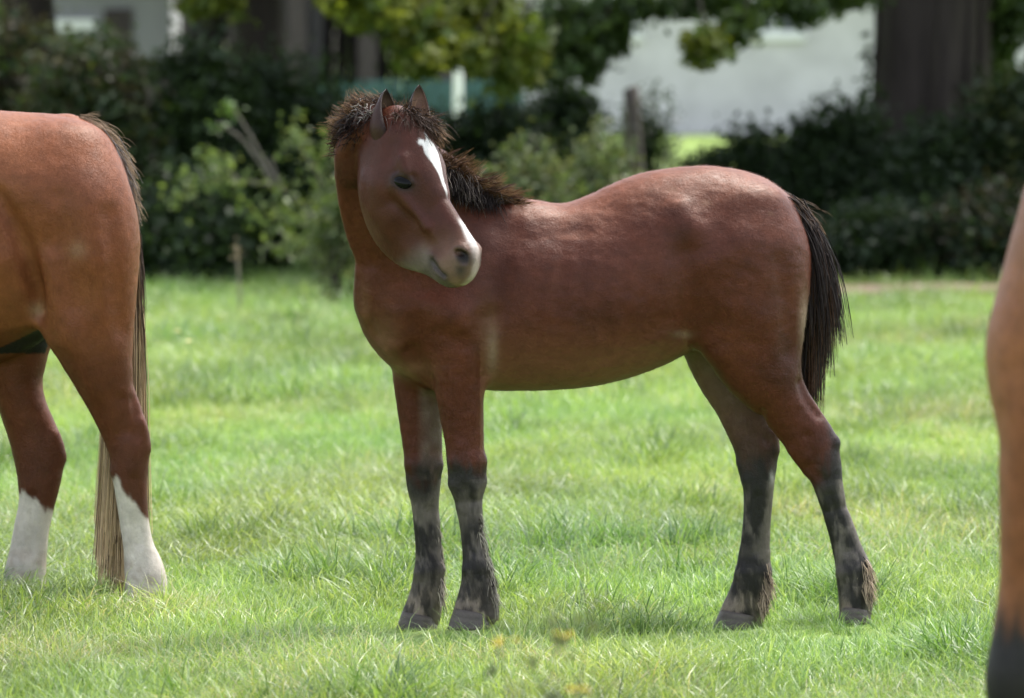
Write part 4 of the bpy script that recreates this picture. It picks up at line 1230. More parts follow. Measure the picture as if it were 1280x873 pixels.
def build_grass():
    kc = bpy.data.collections.new('grass_kinds')
    G1, G2, G3, ST, DK = (.27, .37, .110), (.35, .43, .165), (.20, .315, .08), (.54, .48, .31), (.12, .215, .06)
    kinds = [(40, .075, .0042, .085, .45, [G1, G1, G2, G3], .22), (44, .095, .0046, .09, .5, [G1, G2, G2, G3], .28), (46, .06, .004, .09, .6, [G2, G1, G2], .30),
             (40, .13, .0048, .08, .45, [G1, G3, G2, G2], .36), (34, .17, .0050, .07, .4, [G3, G3, DK, G1], .34), (26, .15, .0032, .08, .55, [ST, ST, (.40, .40, .2), G2], .30), (36, .11, .0042, .09, .7, [G1, ST, G2, (.34, .42, .14)], .45)]
    for i, k in enumerate(kinds):
        o = bpy.data.objects.new('tuft%02d' % i, tuft(500 + i, *k))
        kc.objects.link(o)
    g = np.random.default_rng(90)
    pts = []
    # denser and finer where it is near
    for y0, y1, dens in ((-7.5, -2.4, 150), (-2.4, 3.0, 340), (3.0, 9, 210), (9, 17, 110), (17, 24.5, 60)):
        n = int((y1 - y0) * 10 * dens * .75)
        y = y0 + (y1 - y0) * g.random(n)
        hw = (15.4 + y) * .09 * 1.35 + .9
        x = (g.random(n) * 2 - 1) * hw
        pts.append(np.stack((x, y), 1))
    P = np.vstack(pts)
    x, y = P[:, 0], P[:, 1]
    q = np.stack((x, y * .6, np.zeros_like(x)), 1)
    f1 = fbm(q * .9, 201); f2 = fbm(q * 3.1 + 7, 203); f3 = fbm(q * .45 + 3, 207)
    rnd = g.random(len(x))
    kind = np.where(rnd < .4, 0, np.where(rnd < .75, 1, 2))
    long_ = (f1 > .55) | (f2 > .62)
    kind = np.where(long_ & (rnd < .55), 3, kind)
    tall = (f2 > .64) & (rnd < .5)
    kind = np.where(tall, 4, kind)
    straw = fbm(q * 1.4 + 31, 211)
    kind = np.where((straw > .57) & (g.random(len(x)) < .30), 5, kind)
    kind = np.where((straw > .52) & (g.random(len(x)) < .22), 6, kind)
    sc = (.62 + .55 * g.random(len(x))) * (.8 + .5 * f1)
    sc = np.where(y > 9, sc * 1.35, sc)
    # cropped short round the feet so that the hooves show
    for cx, cy, _ in _ct[:4]:
        near = np.exp(-((x - cx) ** 2 / (2 * .13 ** 2) + (y - cy + .20) ** 2 / (2 * .26 ** 2)))
        sc = sc * (1 - .66 * near)
    inh = np.zeros(len(x), bool)
    for cx, cy, _ in _ct:
        inh |= (x - cx) ** 2 + (y - cy) ** 2 < .055 ** 2
    keep = ~(inh | (((x - 2.60) / 1.15) ** 2 + ((y - 20.6) / .65) ** 2 < 1))
    P, x, y, kind, sc = P[keep], x[keep], y[keep], kind[keep], sc[keep]
    n = len(x)
    V = np.stack((x, y, ground(x, y)), 1)
    q = np.stack((x, y * .6, np.zeros_like(x)), 1)
    st_ = lambda a: np.clip((a - .5) * 2.4 + .5, 0, 1)
    v = .74 + .42 * st_(fbm(q * 1.3 + 60, 221)) + g.normal(0, .08, n)
    v = np.where((kind == 3) | (kind == 4), v * .86, v) * np.interp(y, [8, 18, 23], [1, .93, .74])  # darker towards the hedge: the shade at its foot is put in the tint
    yl = st_(fbm(q * .8 + 90, 223))
    tint = np.stack((v * (.76 + .24 * yl), v, v * (.90 + .3 * g.random(n)), np.ones(n)), 1).astype(np.float32)
    me = bpy.data.meshes.new('meadow_grass')
    me.vertices.add(n); me.vertices.foreach_set('co', V.astype(np.float32).ravel())
    def at(nm, ty, prop, d):
        a = me.attributes.new(nm, ty, 'POINT'); a.data.foreach_set(prop, d)
    at('rotz', 'FLOAT', 'value', (g.random(n) * 6.283).astype(np.float32))
    at('scl', 'FLOAT', 'value', sc.astype(np.float32))
    at('kind_id', 'INT', 'value', kind.astype(np.int32))
    at('itint', 'FLOAT_COLOR', 'color', tint.ravel())
    o = obj('meadow_grass', me)
    tag(o, kind='stuff')
    ng = bpy.data.node_groups.new('grass_spread', 'GeometryNodeTree')
    ng.interface.new_socket('Geometry', in_out='INPUT', socket_type='NodeSocketGeometry')
    ng.interface.new_socket('Geometry', in_out='OUTPUT', socket_type='NodeSocketGeometry')
    N = ng.nodes
    gi, go = N.new('NodeGroupInput'), N.new('NodeGroupOutput')
    mp = N.new('GeometryNodeMeshToPoints')
    ip = N.new('GeometryNodeInstanceOnPoints')
    ci = N.new('GeometryNodeCollectionInfo'); ci.inputs['Collection'].default_value = kc
    ci.inputs['Separate Children'].default_value = True; ci.inputs['Reset Children'].default_value = True
    def na(nm, ty):
        a = N.new('GeometryNodeInputNamedAttribute'); a.data_type = ty; a.inputs['Name'].default_value = nm
        return a.outputs['Attribute']
    cx = N.new('ShaderNodeCombineXYZ')
    ng.links.new(na('rotz', 'FLOAT'), cx.inputs['Z'])
    er = N.new('FunctionNodeEulerToRotation')
    ng.links.new(cx.outputs[0], er.inputs[0])
    ng.links.new(gi.outputs[0], mp.inputs['Mesh'])
    ng.links.new(mp.outputs[0], ip.inputs['Points'])
    ng.links.new(ci.outputs[0], ip.inputs['Instance'])
    ip.inputs['Pick Instance'].default_value = True
    ng.links.new(na('kind_id', 'INT'), ip.inputs['Instance Index'])
    ng.links.new(er.outputs[0], ip.inputs['Rotation'])
    ng.links.new(na('scl', 'FLOAT'), ip.inputs['Scale'])
    ng.links.new(ip.outputs[0], go.inputs[0])
    md = o.modifiers.new('spread', 'NODES'); md.node_group = ng
build_grass()
# ------------------------------------------------------------------ shrubs, trees and buildings beyond the pasture
def gz(p):
    return float(ground(np.array([p[0]]), np.array([p[1]]))[0])

def leaves(mb, P, size, cols, up=.35, jit=.25, rng=RNG):
    """small folded leaves at points P; cols one colour per leaf"""
    n = len(P)
    nn = nrm(rng.normal(0, 1, (n, 3)) + np.array((0, 0, up * 2)))
    t = nrm(np.cross(nn, rng.normal(0, 1, (n, 3))))
    s = np.cross(nn, t)
    L = (size * (.6 + .8 * rng.random(n)))[:, None]
    V = np.stack((P - t * L * .5, P + s * L * .32 + nn * L * .10, P + t * L * .5 - nn * L * .06, P - s * L * .32 + nn * L * .10), 1).reshape(-1, 3)
    Q = np.arange(n * 4).reshape(-1, 4)
    c = cols * (1 - jit + 2 * jit * rng.random((n, 1)))
    mb.add(V, Q=Q, C=np.repeat(c, 4, axis=0))

def clumps(blobs, nclump, per, sig, pal, rng=RNG, shell=.55):
    """leaf points grouped in clumps that fill uneven blobs; returns points and colours"""
    wts = np.array([b[2] if len(b) > 2 else np.prod(b[1]) ** (2 / 3) for b in blobs], float)
    bi = rng.choice(len(blobs), nclump, p=wts / wts.sum())
    c = np.array([b[0] for b in blobs])[bi]; r = np.array([b[1] for b in blobs])[bi]
    d = nrm(rng.normal(0, 1, (nclump, 3)))
    rad = (shell + (1.08 - shell) * rng.random(nclump)) * (.82 + .36 * noise3(c * 2 + d * 2.2, 5))
    cc = c + d * r * rad[:, None]
    pal = np.array(pal, float)
    pc = pal[rng.integers(0, len(pal), nclump)] * (.75 + .5 * rng.random((nclump, 1)))
    k = rng.poisson(per, nclump) + 2
    idx = np.repeat(np.arange(nclump), k)
    P = cc[idx] + rng.normal(0, 1, (len(idx), 3)) * sig * (.6 + .8 * rng.random((len(idx), 1))) * np.array((1, 1, .8))
    return P, pc[idx]

D1, D2, D3 = (.020, .036, .015), (.028, .050, .019), (.040, .070, .024)
O1, O2 = (.060, .072, .026), (.052, .046, .029)
L1, L2, L3 = (.09, .14, .035), (.17, .26, .06), (.15, .20, .085)

def bark_limb(mb, P, r0, r1, sides=7, c=(.06, .05, .042), lump=.05):
    P = catmull(np.array(P, float), 4)
    mb.tube(P, np.linspace(r0, r1, len(P)), sides, c, lump=lump)

def shrub(label, px, hw, top, y, pal, n=750, name='hedge_shrub', size=.062, seed=1, sprigs=0, cat='shrub', per=20, sig=.085, group=None, droop=()):
    rng = np.random.default_rng(seed)
    x = (px - 640) / FPX * (CAM_D + y); s = S(y)
    zt = W(px, top, y)[2]; w_ = hw / s
    base = np.array((x, y, 0)); base[2] = gz(base)
    t = thing(name, label, cat, base, group)
    inv = lambda V: np.asarray(V) - base
    blobs = []
    nb = 7
    for i in range(nb):
        q = rng.uniform(-1, 1); hgt = zt * rng.uniform(.55, 1.0) * (1 - .30 * q * q)
        r = np.array((w_ * rng.uniform(.40, .6), w_ * rng.uniform(.35, .55), 0)); r[2] = min(hgt * .42, w_ * .75) * rng.uniform(.7, 1.0)
        blobs.append((np.array((x + q * w_ * .62, y + rng.uniform(-.35, .35) * w_, max(hgt - r[2], r[2] * .7))), r))
    blobs.append((np.array((x, y - .1, zt * .28)), np.array((w_ * .9, w_ * .6, zt * .32))))
    blobs.append((np.array((x + .3 * w_, y, zt * .62)), np.array((w_ * .65, w_ * .5, zt * .34))))
    for b in droop: blobs.append(b)
    P, C = clumps(blobs, n, per, sig, pal, rng)
    P[:, 2] = np.maximum(P[:, 2], .02)
    mb = MB(); leaves(mb, inv(P), size, C, rng=rng)
    sm = MB()
    for i in range(6):
        b = blobs[i][0]
        st = base + np.array((rng.uniform(-.12, .12), rng.uniform(-.1, .1), -.03))
        bark_limb(sm, inv([st, st * .5 + b * .5 + rng.normal(0, .06, 3), b + (0, 0, .2 * zt * .3)]), .024, .007)
    for i in range(sprigs):                        # long shoots above the outline
        b = blobs[rng.integers(0, nb)][0]
        e = b + np.array((rng.uniform(-.25, .25), rng.uniform(-.2, .1), rng.uniform(.35, .75) * max(zt * .5, .4)))
        pts = catmull(np.array([b, b * .45 + e * .55 + rng.normal(0, .05, 3), e]), 6)
        bark_limb(sm, inv(pts[::3]), .008, .003, 5)
        Pp = pts[rng.integers(2, len(pts), 46)] + rng.normal(0, .035, (46, 3))
        leaves(mb, inv(Pp), size * .85, np.array(pal)[rng.integers(0, len(pal), 46)] * 1.15, rng=rng)
    mb.build('foliage', M_LEAF, t)
    sm.build('stem', M_BARK, t)
    return t

G_H = 'shrubs of the hedge along the far side of the pasture'
DK_ = [D1, D1, D2, D2, D3]
shrub('olive green bushy shrub in the far left corner above the chestnut horse', -40, 120, 12, 23.6, [D2, D3, O1, O1, O2], 900, seed=31, sprigs=5, group=G_H)
shrub('twiggy brownish green shrub above the rump of the chestnut horse', 95, 100, 30, 22.9, [D2, O1, O2, D3], 850, seed=32, sprigs=6, group=G_H)
shrub('dark rounded hedge shrub right of the tail of the chestnut horse', 215, 98, 34, 23.4, DK_ + [D3], 900, seed=33, sprigs=4, group=G_H)
shrub('dark hedge shrub with light tips directly left of the foal\'s head', 345, 105, 70, 23.8, [D1, D1, D2, D3], 950, seed=34, sprigs=8, group=G_H)
shrub('low dark shrub at the foot of the hedge, left of the sapling', 215, 75, 215, 21.9, DK_, 500, seed=44, group=G_H)
shrub('dark hedge shrub hidden mostly behind the foal\'s neck', 478, 85, 118, 25.4, DK_, 650, seed=35, group=G_H)
shrub('dark bush between the foal\'s ears and the leaning fence post', 610, 85, 128, 25.8, [D1, D1, D2, D3], 750, seed=36, group=G_H, sprigs=4)
shrub('narrow dark bush with drooping top left of the leaning fence post', 700, 50, 96, 26.6, [D1, D2, D3], 520, seed=37, group=G_H, sprigs=3)
shrub('dark spreading bush against the white wall, above the foal\'s rump', 925, 85, 158, 24.4, [D1, D1, D2, D2], 850, seed=38, group=G_H, sprigs=7)
shrub('dark bush with tall twigs left of the big tree trunk', 1030, 78, 120, 24.0, [D1, D1, D2, D2], 850, seed=39, group=G_H, sprigs=11)
shrub('ivy dark bush growing in front of the big tree trunk', 1150, 95, 140, 23.6, [D1, D1, D1, D2], 950, seed=40, group=G_H)
shrub('tall dark shrub right of the big tree trunk', 1285, 85, 60, 23.8, [D1, D1, D2, O1], 1000, seed=41, group=G_H, sprigs=4)
shrub('low dark shrub at the hedge foot behind the foal\'s tail', 1080, 110, 262, 22.6, [D1, D1, D2], 650, seed=42, group=G_H)
shrub('low dark shrub at the hedge foot beside the right horse', 1235, 80, 235, 22.4, [D1, D1, D2, O2], 600, seed=43, group=G_H)
shrub('hedge shrub outside the left edge of the picture', -230, 120, 30, 23.5, [D2, D3, O1], 700, seed=45, group=G_H)
shrub('hedge shrub outside the right edge of the picture', 1440, 110, 40, 23.7, DK_, 700, seed=46, group=G_H)
G_W = 'pale tall weeds in front of the hedge'
PW = [(.09, .125, .050), (.115, .14, .065), (.08, .12, .036), (.12, .13, .075)]
shrub('pale green weeds just right of the foal\'s mane', 655, 50, 170, 19.2, PW, 330, 'tall_weed', .048, 51, 7, 'weed', 13, .075, G_W)
shrub('pale feathery weeds left of the leaning fence post', 735, 50, 150, 20.0, PW, 380, 'tall_weed', .045, 52, 9, 'weed', 13, .08, G_W)
shrub('short pale weeds right of the leaning fence post foot', 820, 42, 205, 20.4, PW, 240, 'tall_weed', .045, 53, 3, 'weed', 13, .07, G_W)
shrub('light green weeds low beside the foal\'s chest', 432, 32, 210, 18.6, PW, 110, 'tall_weed', .046, 54, 3, 'weed', 12, .07, G_W)
shrub('short pale weeds hidden behind the foal\'s withers', 570, 45, 215, 19.0, PW, 260, 'tall_weed', .046, 55, 2, 'weed', 13, .07, G_W)

def sapling():
    rng = np.random.default_rng(61)
    y = 19.6
    base = W(420, 358, y); base[2] = gz(base)
    t = thing('sapling', 'arching young sapling with pale leaves and two bare upright sticks before the hedge', 'sapling', base)
    bm, lm = MB(), MB()
    pal = np.array([(.13, .17, .075), (.16, .20, .085), (.11, .165, .05), (.16, .22, .08)])
    lines = [([(420, 362), (416, 320), (392, 272), (350, 236), (300, 226), (252, 226), (218, 252)], .010, 230),
             ([(416, 325), (404, 268), (398, 222), (376, 186), (368, 168)], .008, 110), ([(418, 330), (398, 296), (360, 274), (316, 268)], .007, 110),
             ([(398, 222), (418, 196), (412, 176)], .006, 80), ([(418, 345), (392, 322), (366, 306), (350, 312)], .007, 110), ([(422, 352), (430, 300), (428, 250)], .008, 120), ([(300, 226), (276, 206), (262, 198)], .005, 70)]
    for k, (pl, r, nl) in enumerate(lines):
        P = catmull(np.array([W(a, b, y + .06 * math.sin(i * 1.7 + k)) for i, (a, b) in enumerate(pl)]), 5) - base
        bm.tube(P, np.linspace(r, r * .4, len(P)), 6, (.16, .14, .12))
        u = rng.random(nl) ** .8
        idx = (len(P) * (.22 + .78 * u) * .999).astype(int)
        cl = np.array([P[i] for i in idx])
        Q = cl + rng.normal(0, .048, cl.shape) * (0.6 + rng.random((nl, 1)))
        leaves(lm, Q, .052, pal[rng.integers(0, 4, nl)], rng=rng)
    for pl in ([(352, 236), (332, 205), (312, 168), (291, 134)], [(345, 238), (322, 200), (300, 172), (272, 154)], [(352, 240), (344, 215), (338, 198)]):
        P = catmull(np.array([W(a, b, y - .05) for a, b in pl]), 4) - base
        bm.tube(P, np.linspace(.011, .006, len(P)), 7, (.15, .13, .115), lump=.06)
    for a, b in ((286, 134), (272, 158), (293, 140)):
        Q = (W(a, b, y - .05) - base) + rng.normal(0, .028, (13, 3))
        leaves(lm, Q, .045, np.array([(.10, .17, .055)] * 13), rng=rng)
    bm.build('branch', M_BARK, t); lm.build('foliage', M_LEAF, t)
sapling()

def big_tree():
    rng = np.random.default_rng(71)
    y = 26.0
    base = W(1156, 328, y); base[2] = gz(base)
    t = thing('broadleaf_tree', 'large broadleaf tree with a massive trunk at upper right and low hanging leafy branches', 'tree', base)
    tb = MB()
    hts = np.array([-.1, .05, .25, .6, 1.1, 1.7, 2.3, 3.0, 3.8]); rad = np.array([.66, .58, .49, .43, .40, .395, .40, .43, .36])
    sides = 26; V, Cc = [], []
    for z, r in zip(hts, rad):
        for j in range(sides):
            a = j / sides * 6.283
            rr = r * (1 + .055 * math.sin(a * 5 + 1 + z * .3) + .04 * math.sin(a * 9 + 2) + rng.normal(0, .012)) * (1 + .16 * max(0, .5 - z) * math.sin(a * 4))
            V.append((rr * math.cos(a) + .03 * z, rr * math.sin(a), z)); Cc.append((.034, .027, .024))
    Q = [(i * sides + j, i * sides + (j + 1) % sides, (i + 1) * sides + (j + 1) % sides, (i + 1) * sides + j) for i in range(len(hts) - 1) for j in range(sides)]
    tb.add(V, Q=Q, C=Cc)
    tr_ = tb.build('trunk', M_BARK, t)
    ang = rng.uniform(2.6, 6.4, 900); zz = rng.random(900) ** 1.5 * 1.6            # ivy on the side that faces the pasture
    kk = noise3(np.stack((np.cos(ang) * 2, np.sin(ang) * 2, zz * 1.5), 1), 4) > .42 + .18 * zz
    ang, zz = ang[kk], zz[kk]
    lm = MB(); leaves(lm, np.stack((np.cos(ang) * .46 + .03 * zz, np.sin(ang) * .46, zz), 1) + rng.normal(0, .03, (len(zz), 3)), .075, np.array([D1, D2])[rng.integers(0, 2, len(zz))], rng=rng)
    tag(lm.build('ivy', M_LEAF, t), kind='stuff')
    for k in range(15):                                                          # bark ridges
        a = k / 15 * 6.283 + rng.normal(0, .08)
        rm = MB(); zs = np.linspace(.1, 3.2, 12)
        rr = np.interp(zs, hts, rad) * (1.0 + rng.normal(0, .01, 12))
        aa = a + np.cumsum(rng.normal(0, .03, 12))
        rm.tube(np.stack((rr * np.cos(aa) + .03 * zs, rr * np.sin(aa), zs), 1), .022 + .012 * rng.random(12), 6, (.036, .029, .025), lump=.12)
        rm.build('bark_ridge', M_BARK, tr_)
    limbs = [[(0, 0, 3.2), (-.9, -.3, 4.1), (-2.1, -.6, 4.3), (-3.4, -.9, 3.5)], [(0, 0, 3.4), (.5, .3, 4.6), (.9, .5, 6.2)], [(0, 0, 3.2), (.9, -.4, 4.0), (2.2, -.8, 4.1)],
             [(0, 0, 3.3), (-.5, .8, 4.4), (-1.2, 1.7, 5.0)], [(0, 0, 3.0), (-.7, -.8, 3.7), (-1.6, -1.6, 3.6), (-2.2, -2.0, 2.8)], [(-2.1, -.6, 4.3), (-3.0, -1.0, 4.4), (-4.2, -1.4, 3.2)], [(0, 0, 3.4), (-.3, -.2, 5.2), (-.9, -.3, 6.6)]]
    for l in limbs:
        mb = MB(); bark_limb(mb, l, .17, .035, 9, (.034, .027, .024)); mb.build('limb', M_BARK, t)
    def at(px, py, yy): return W(px, py, yy) - base
    blobs = [(np.array((-.3, 0, 6.2)), np.array((3.4, 3.0, 2.0)), 5), (np.array((-2.3, -.6, 4.6)), np.array((2.2, 2.2, 1.4)), 4), (np.array((2.0, -.4, 4.7)), np.array((2.0, 2.2, 1.5)), 3), (np.array((-3.6, -1.2, 3.6)), np.array((1.5, 1.5, 1.0)), 2.5),
             (np.array((-1.4, 1.8, 4.9)), np.array((2., 1.6, 1.4)), 2)]
    P, C = clumps(blobs, 1500, 22, .16, [(.065, .12, .028), (.085, .15, .032), (.055, .10, .026)], rng, .35)
    mb = MB(); leaves(mb, P, .11, C, rng=rng)
    # the sprays that hang into the picture
    hang = [(465, 8, 38, 26, 21.5, 1), (520, 30, 45, 34, 21.8, 1), (600, 12, 60, 45, 22.2, 1), (650, 52, 34, 34, 22.0, 1), (585, 62, 36, 22, 21.8, 1), (530, 74, 24, 12, 21.6, 1), (705, 42, 55, 42, 23.2, 0), (752, 40, 30, 36, 23.4, 0), (640, 95, 34, 18, 22.4, 1), (690, 90, 26, 20, 23.0, 0), (790, 10, 50, 18, 23.4, 0), (870, 4, 60, 18, 23.4, 0),
            (885, 58, 26, 20, 22.6, 1), (925, 34, 16, 20, 22.8, 0), (975, 4, 70, 14, 23.6, 0), (1040, -4, 60, 14, 23.8, 0), (740, 74, 14, 26, 23.2, 0), (430, -8, 40, 20, 21.6, 1), (1010, 14, 14, 18, 23.4, 0), (270, -2, 44, 24, 24.0, 1), (1250, 20, 60, 60, 26.2, 0), (1230, 90, 40, 40, 27.5, 0)]
    tw = MB()
    for hx, hy, rx, ry, yy, br in hang:
        s_ = S(yy)
        pal = [(.13, .16, .022), (.10, .14, .022), (.15, .17, .032), (.075, .115, .02)] if br else [(.035, .062, .018), (.046, .08, .02), (.062, .10, .024)]
        b = [(at(hx, hy, yy), np.array((rx / s_, .28, ry / s_)))]
        n = int(rx * ry / 26) + 12
        P, C = clumps(b, n, 13, .045, pal, rng, .1)
        leaves(mb, P, .082, C, rng=rng)
        e = at(hx, hy, yy); st = e + np.array((rng.uniform(-.1, .5), .2, ry / s_ + .55))
        bark_limb(tw, [st, st * .5 + e * .5 + rng.normal(0, .05, 3), e, e + np.array((-.1, 0, -ry / s_ * .8))], .014, .004, 5)
    mb.build('crown', M_LEAF, t)
    tag(tw.build('twig', M_BARK, t), kind='stuff')
big_tree()

def back_tree(label, px, y, seed, cx, h, rad, group='broadleaf trees behind the hedge'):
    rng = np.random.default_rng(seed)
    base = np.array(((px - 640) / FPX * (CAM_D + y), y, 0.0)); base[2] = gz(base)
    t = thing('broadleaf_tree', label, 'tree', base)
    tb = MB(); bark_limb(tb, [(0, 0, -.1), (.03, 0, 1.2), (-.02, .05, 2.6), (.05, 0, 4.2)], .24, .15, 14, (.034, .027, .024), .03); tb.build('trunk', M_BARK, t)
    for k in range(5):
        a = k / 5 * 6.283 + rng.random()
        mb = MB(); bark_limb(mb, [(0, 0, 2.5 + .25 * k), (.8 * math.cos(a), .8 * math.sin(a), 3.5 + .2 * k), (rad * .7 * math.cos(a), rad * .7 * math.sin(a), 4.2 + .3 * k)], .09, .025, 8, (.034, .027, .024)); mb.build('limb', M_BARK, t)
    blobs = [(np.array((cx, 0, h * .62)), np.array((rad, rad, h * .30)), 4)]
    for k in range(7):
        a = k / 7 * 6.283 + rng.random()
        blobs.append((np.array((cx + rad * .62 * math.cos(a), rad * .62 * math.sin(a), h * rng.uniform(.44, .66))), np.array((rad * .5, rad * .5, h * .13)), 1.4))
    P, C = clumps(blobs, 1100, 20, .15, [D2, D3, (.05, .09, .024)], rng, .35)
    P[:, 2] = np.maximum(P[:, 2], 2.02 + .2 * rng.random(len(P)))
    mb = MB(); leaves(mb, P, .11, C, rng=rng); mb.build('crown', M_LEAF, t)
back_tree('dark tree trunk before the barn, its crown above the picture', 322, 27.5, 301, 0, 7.0, 2.4)
back_tree('tree over the far left corner of the hedge', 35, 26.5, 302, 0, 6.4, 2.2)
back_tree('tree behind the hedge right of the big trunk', 1420, 27.0, 303, 0, 7.2, 2.5)

def fence_post():
    y = 27.6
    b = W(803, 309, y); b[2] = gz(b)
    t = thing('fence_post', 'grey weathered wooden fence post leaning left in front of the white wall', 'fence post', b)
    mb = MB()
    hts = np.linspace(-.15, 1.22, 9); sd = 10; V = []
    for i, z in enumerate(hts):
        for j in range(sd):
            a = j / sd * 6.283; r = .062 * (1 + .05 * math.sin(3 * a + i)) * (1 - .05 * z)
            V.append((r * math.cos(a) - .075 * z, r * math.sin(a), z + (.018 * math.cos(a) if i == 8 else 0)))
    Q = [(i * sd + j, i * sd + (j + 1) % sd, (i + 1) * sd + (j + 1) % sd, (i + 1) * sd + j) for i in range(8) for j in range(sd)]
    V.append((-.075 * 1.22, 0, 1.23)); T = [(8 * sd + j, 8 * sd + (j + 1) % sd, len(V) - 1) for j in range(sd)]
    mb.add(V, T=T, Q=Q, C=(.15, .125, .115)); mb.build('post', M_WOOD, t)
    st = MB()
    st.tube([(-.14, -.07, .93), (-.08, -.085, .93), (-.02, -.075, .93)], .006, 6, (.25, .25, .25)); st.build('wire_staple', M_WOOD, t)
fence_post()
shrub('dark bramble grown round the middle of the leaning fence post', 797, 32, 140, 28.4, [D1, D2, D2], 150, 'bramble', .055, 66, 4, 'bramble', 14, .08)

# ---- buildings
def plain(name, col, rough=.85, scale=6, var=.12, bump=.3):
    m, t, b = mat_base(name)
    n = noise_node(t, scale, 6, .65)
    mx = t.nodes.new('ShaderNodeMapRange'); mx.inputs[1].default_value = .3; mx.inputs[2].default_value = .7; mx.inputs[3].default_value = 1 - var; mx.inputs[4].default_value = 1 + var
    t.links.new(n.outputs[0], mx.inputs[0])
    sc = t.nodes.new('ShaderNodeVectorMath'); sc.operation = 'SCALE'; sc.inputs[0].default_value = col
    t.links.new(mx.outputs[0], sc.inputs['Scale']); t.links.new(sc.outputs[0], b.inputs['Base Color'])
    b.inputs['Roughness'].default_value = rough
    bp = t.nodes.new('ShaderNodeBump'); bp.inputs['Strength'].default_value = bump; bp.inputs['Distance'].default_value = .02
    t.links.new(n.outputs[0], bp.inputs['Height']); t.links.new(bp.outputs[0], b.inputs['Normal'])
    return m
M_RENDER = plain('white_render', (.55, .525, .55), .9, 1.3, .18)
M_GREYR = plain('grey_render', (.25, .245, .26), .9, 3, .12)
M_ROOF = plain('roof_sheet', (.20, .19, .19), .7, 5, .15)
M_TRIM = plain('white_trim', (.80, .80, .80), .5, 5, .04)
M_TIMB = plain('dark_timber', (.050, .038, .038), .85, 5, .3)
M_TEAL = plain('teal_sheet', (.055, .12, .125), .5, 4, .12)
M_GLASS, _gt, _gb = mat_base('window_glass')
_gb.inputs['Base Color'].default_value = (.05, .06, .07, 1); _gb.inputs['Roughness'].default_value = .08

def bx(name, lo, hi, mat, parent, smooth=False):
    mb = MB(); mb.box(lo, hi); return mb.build(name, mat, parent, smooth)

def gable_roof(mb, x0, x1, y0, y1, z, rise, th=.12, ov=.35):
    ym = (y0 + y1) / 2
    for s_ in (0, 1):
        ya, yb = (y0 - ov, ym) if s_ == 0 else (y1 + ov, ym)
        za = z - ov * rise / ((y1 - y0) / 2)
        V = [(x0 - ov, ya, za), (x1 + ov, ya, za), (x1 + ov, yb, z + rise), (x0 - ov, yb, z + rise)]
        V += [(a, b, c + th) for a, b, c in V]
        mb.add(V, Q=[(0, 1, 2, 3), (4, 7, 6, 5), (0, 4, 5, 1), (1, 5, 6, 2), (2, 6, 7, 3), (3, 7, 4, 0)])

def white_building():
    y = 80.0
    x0, x1 = W(640, 100, y)[0], W(1420, 100, y)[0]
    t = thing('white_building', 'long low white rendered building behind the fence post and the big tree', 'building', (0, y, 0))
    o = np.array((0, 0, 0.0))
    h0, h1 = 1.66, 2.9
    # wall with window openings: plinth wall, then piers between the windows
    mb = MB(); mb.box((x0, 0, -.2), (x1, .3, h0))
    wins = []
    wx = [(938, 1002), (1110, 1175), (1240, 1305), (735, 800)]
    wx = sorted((W(a, 40, y)[0], W(b, 40, y)[0]) for a, b in wx)
    c = x0
    for a, b in wx:
        mb.box((c, 0, h0), (a, .3, 2.45)); c = b
    mb.box((c, 0, h0), (x1, .3, 2.45))
    mb.box((x0, 0, 2.45), (x1, .3, h1))
    mb.box((x0, .3, -.2), (x0 + .3, 6, h1)); mb.box((x1 - .3, .3, -.2), (x1, 6, h1)); mb.box((x0 + .3, 5.7, -.2), (x1 - .3, 6, h1))
    mb.build('wall', M_RENDER, t, False)
    for a, b in wx:
        f = MB()
        f.box((a, -.03, h0 + .005), (b, .1, h0 + .08)); f.box((a, -.03, 2.37), (b, .1, 2.445))
        f.box((a, -.03, h0 + .08), (a + .07, .1, 2.37)); f.box((b - .07, -.03, h0 + .08), (b, .1, 2.37)); f.box(((a + b) / 2 - .03, -.028, h0 + .08), ((a + b) / 2 + .03, .1, 2.37))
        fo = f.build('window', M_TRIM, t, False)
        bx('pane', (a + .07, .04, h0 + .08), (b - .07, .06, 2.37), M_GLASS, fo)
        bx('sill', (a - .06, -.10, h0 - .07), (b + .06, -.002, h0 + .004), M_TRIM, t)
    r = MB(); gable_roof(r, x0, x1, 0, 6, h1, 1.4); r.build('roof', M_ROOF, t, False)
    g = MB(); g.tube([(x0 - .3, -.42, h1 - .2), (x1 + .3, -.42, h1 - .2)], .06, 8); g.build('gutter', M_TRIM, t)
white_building()

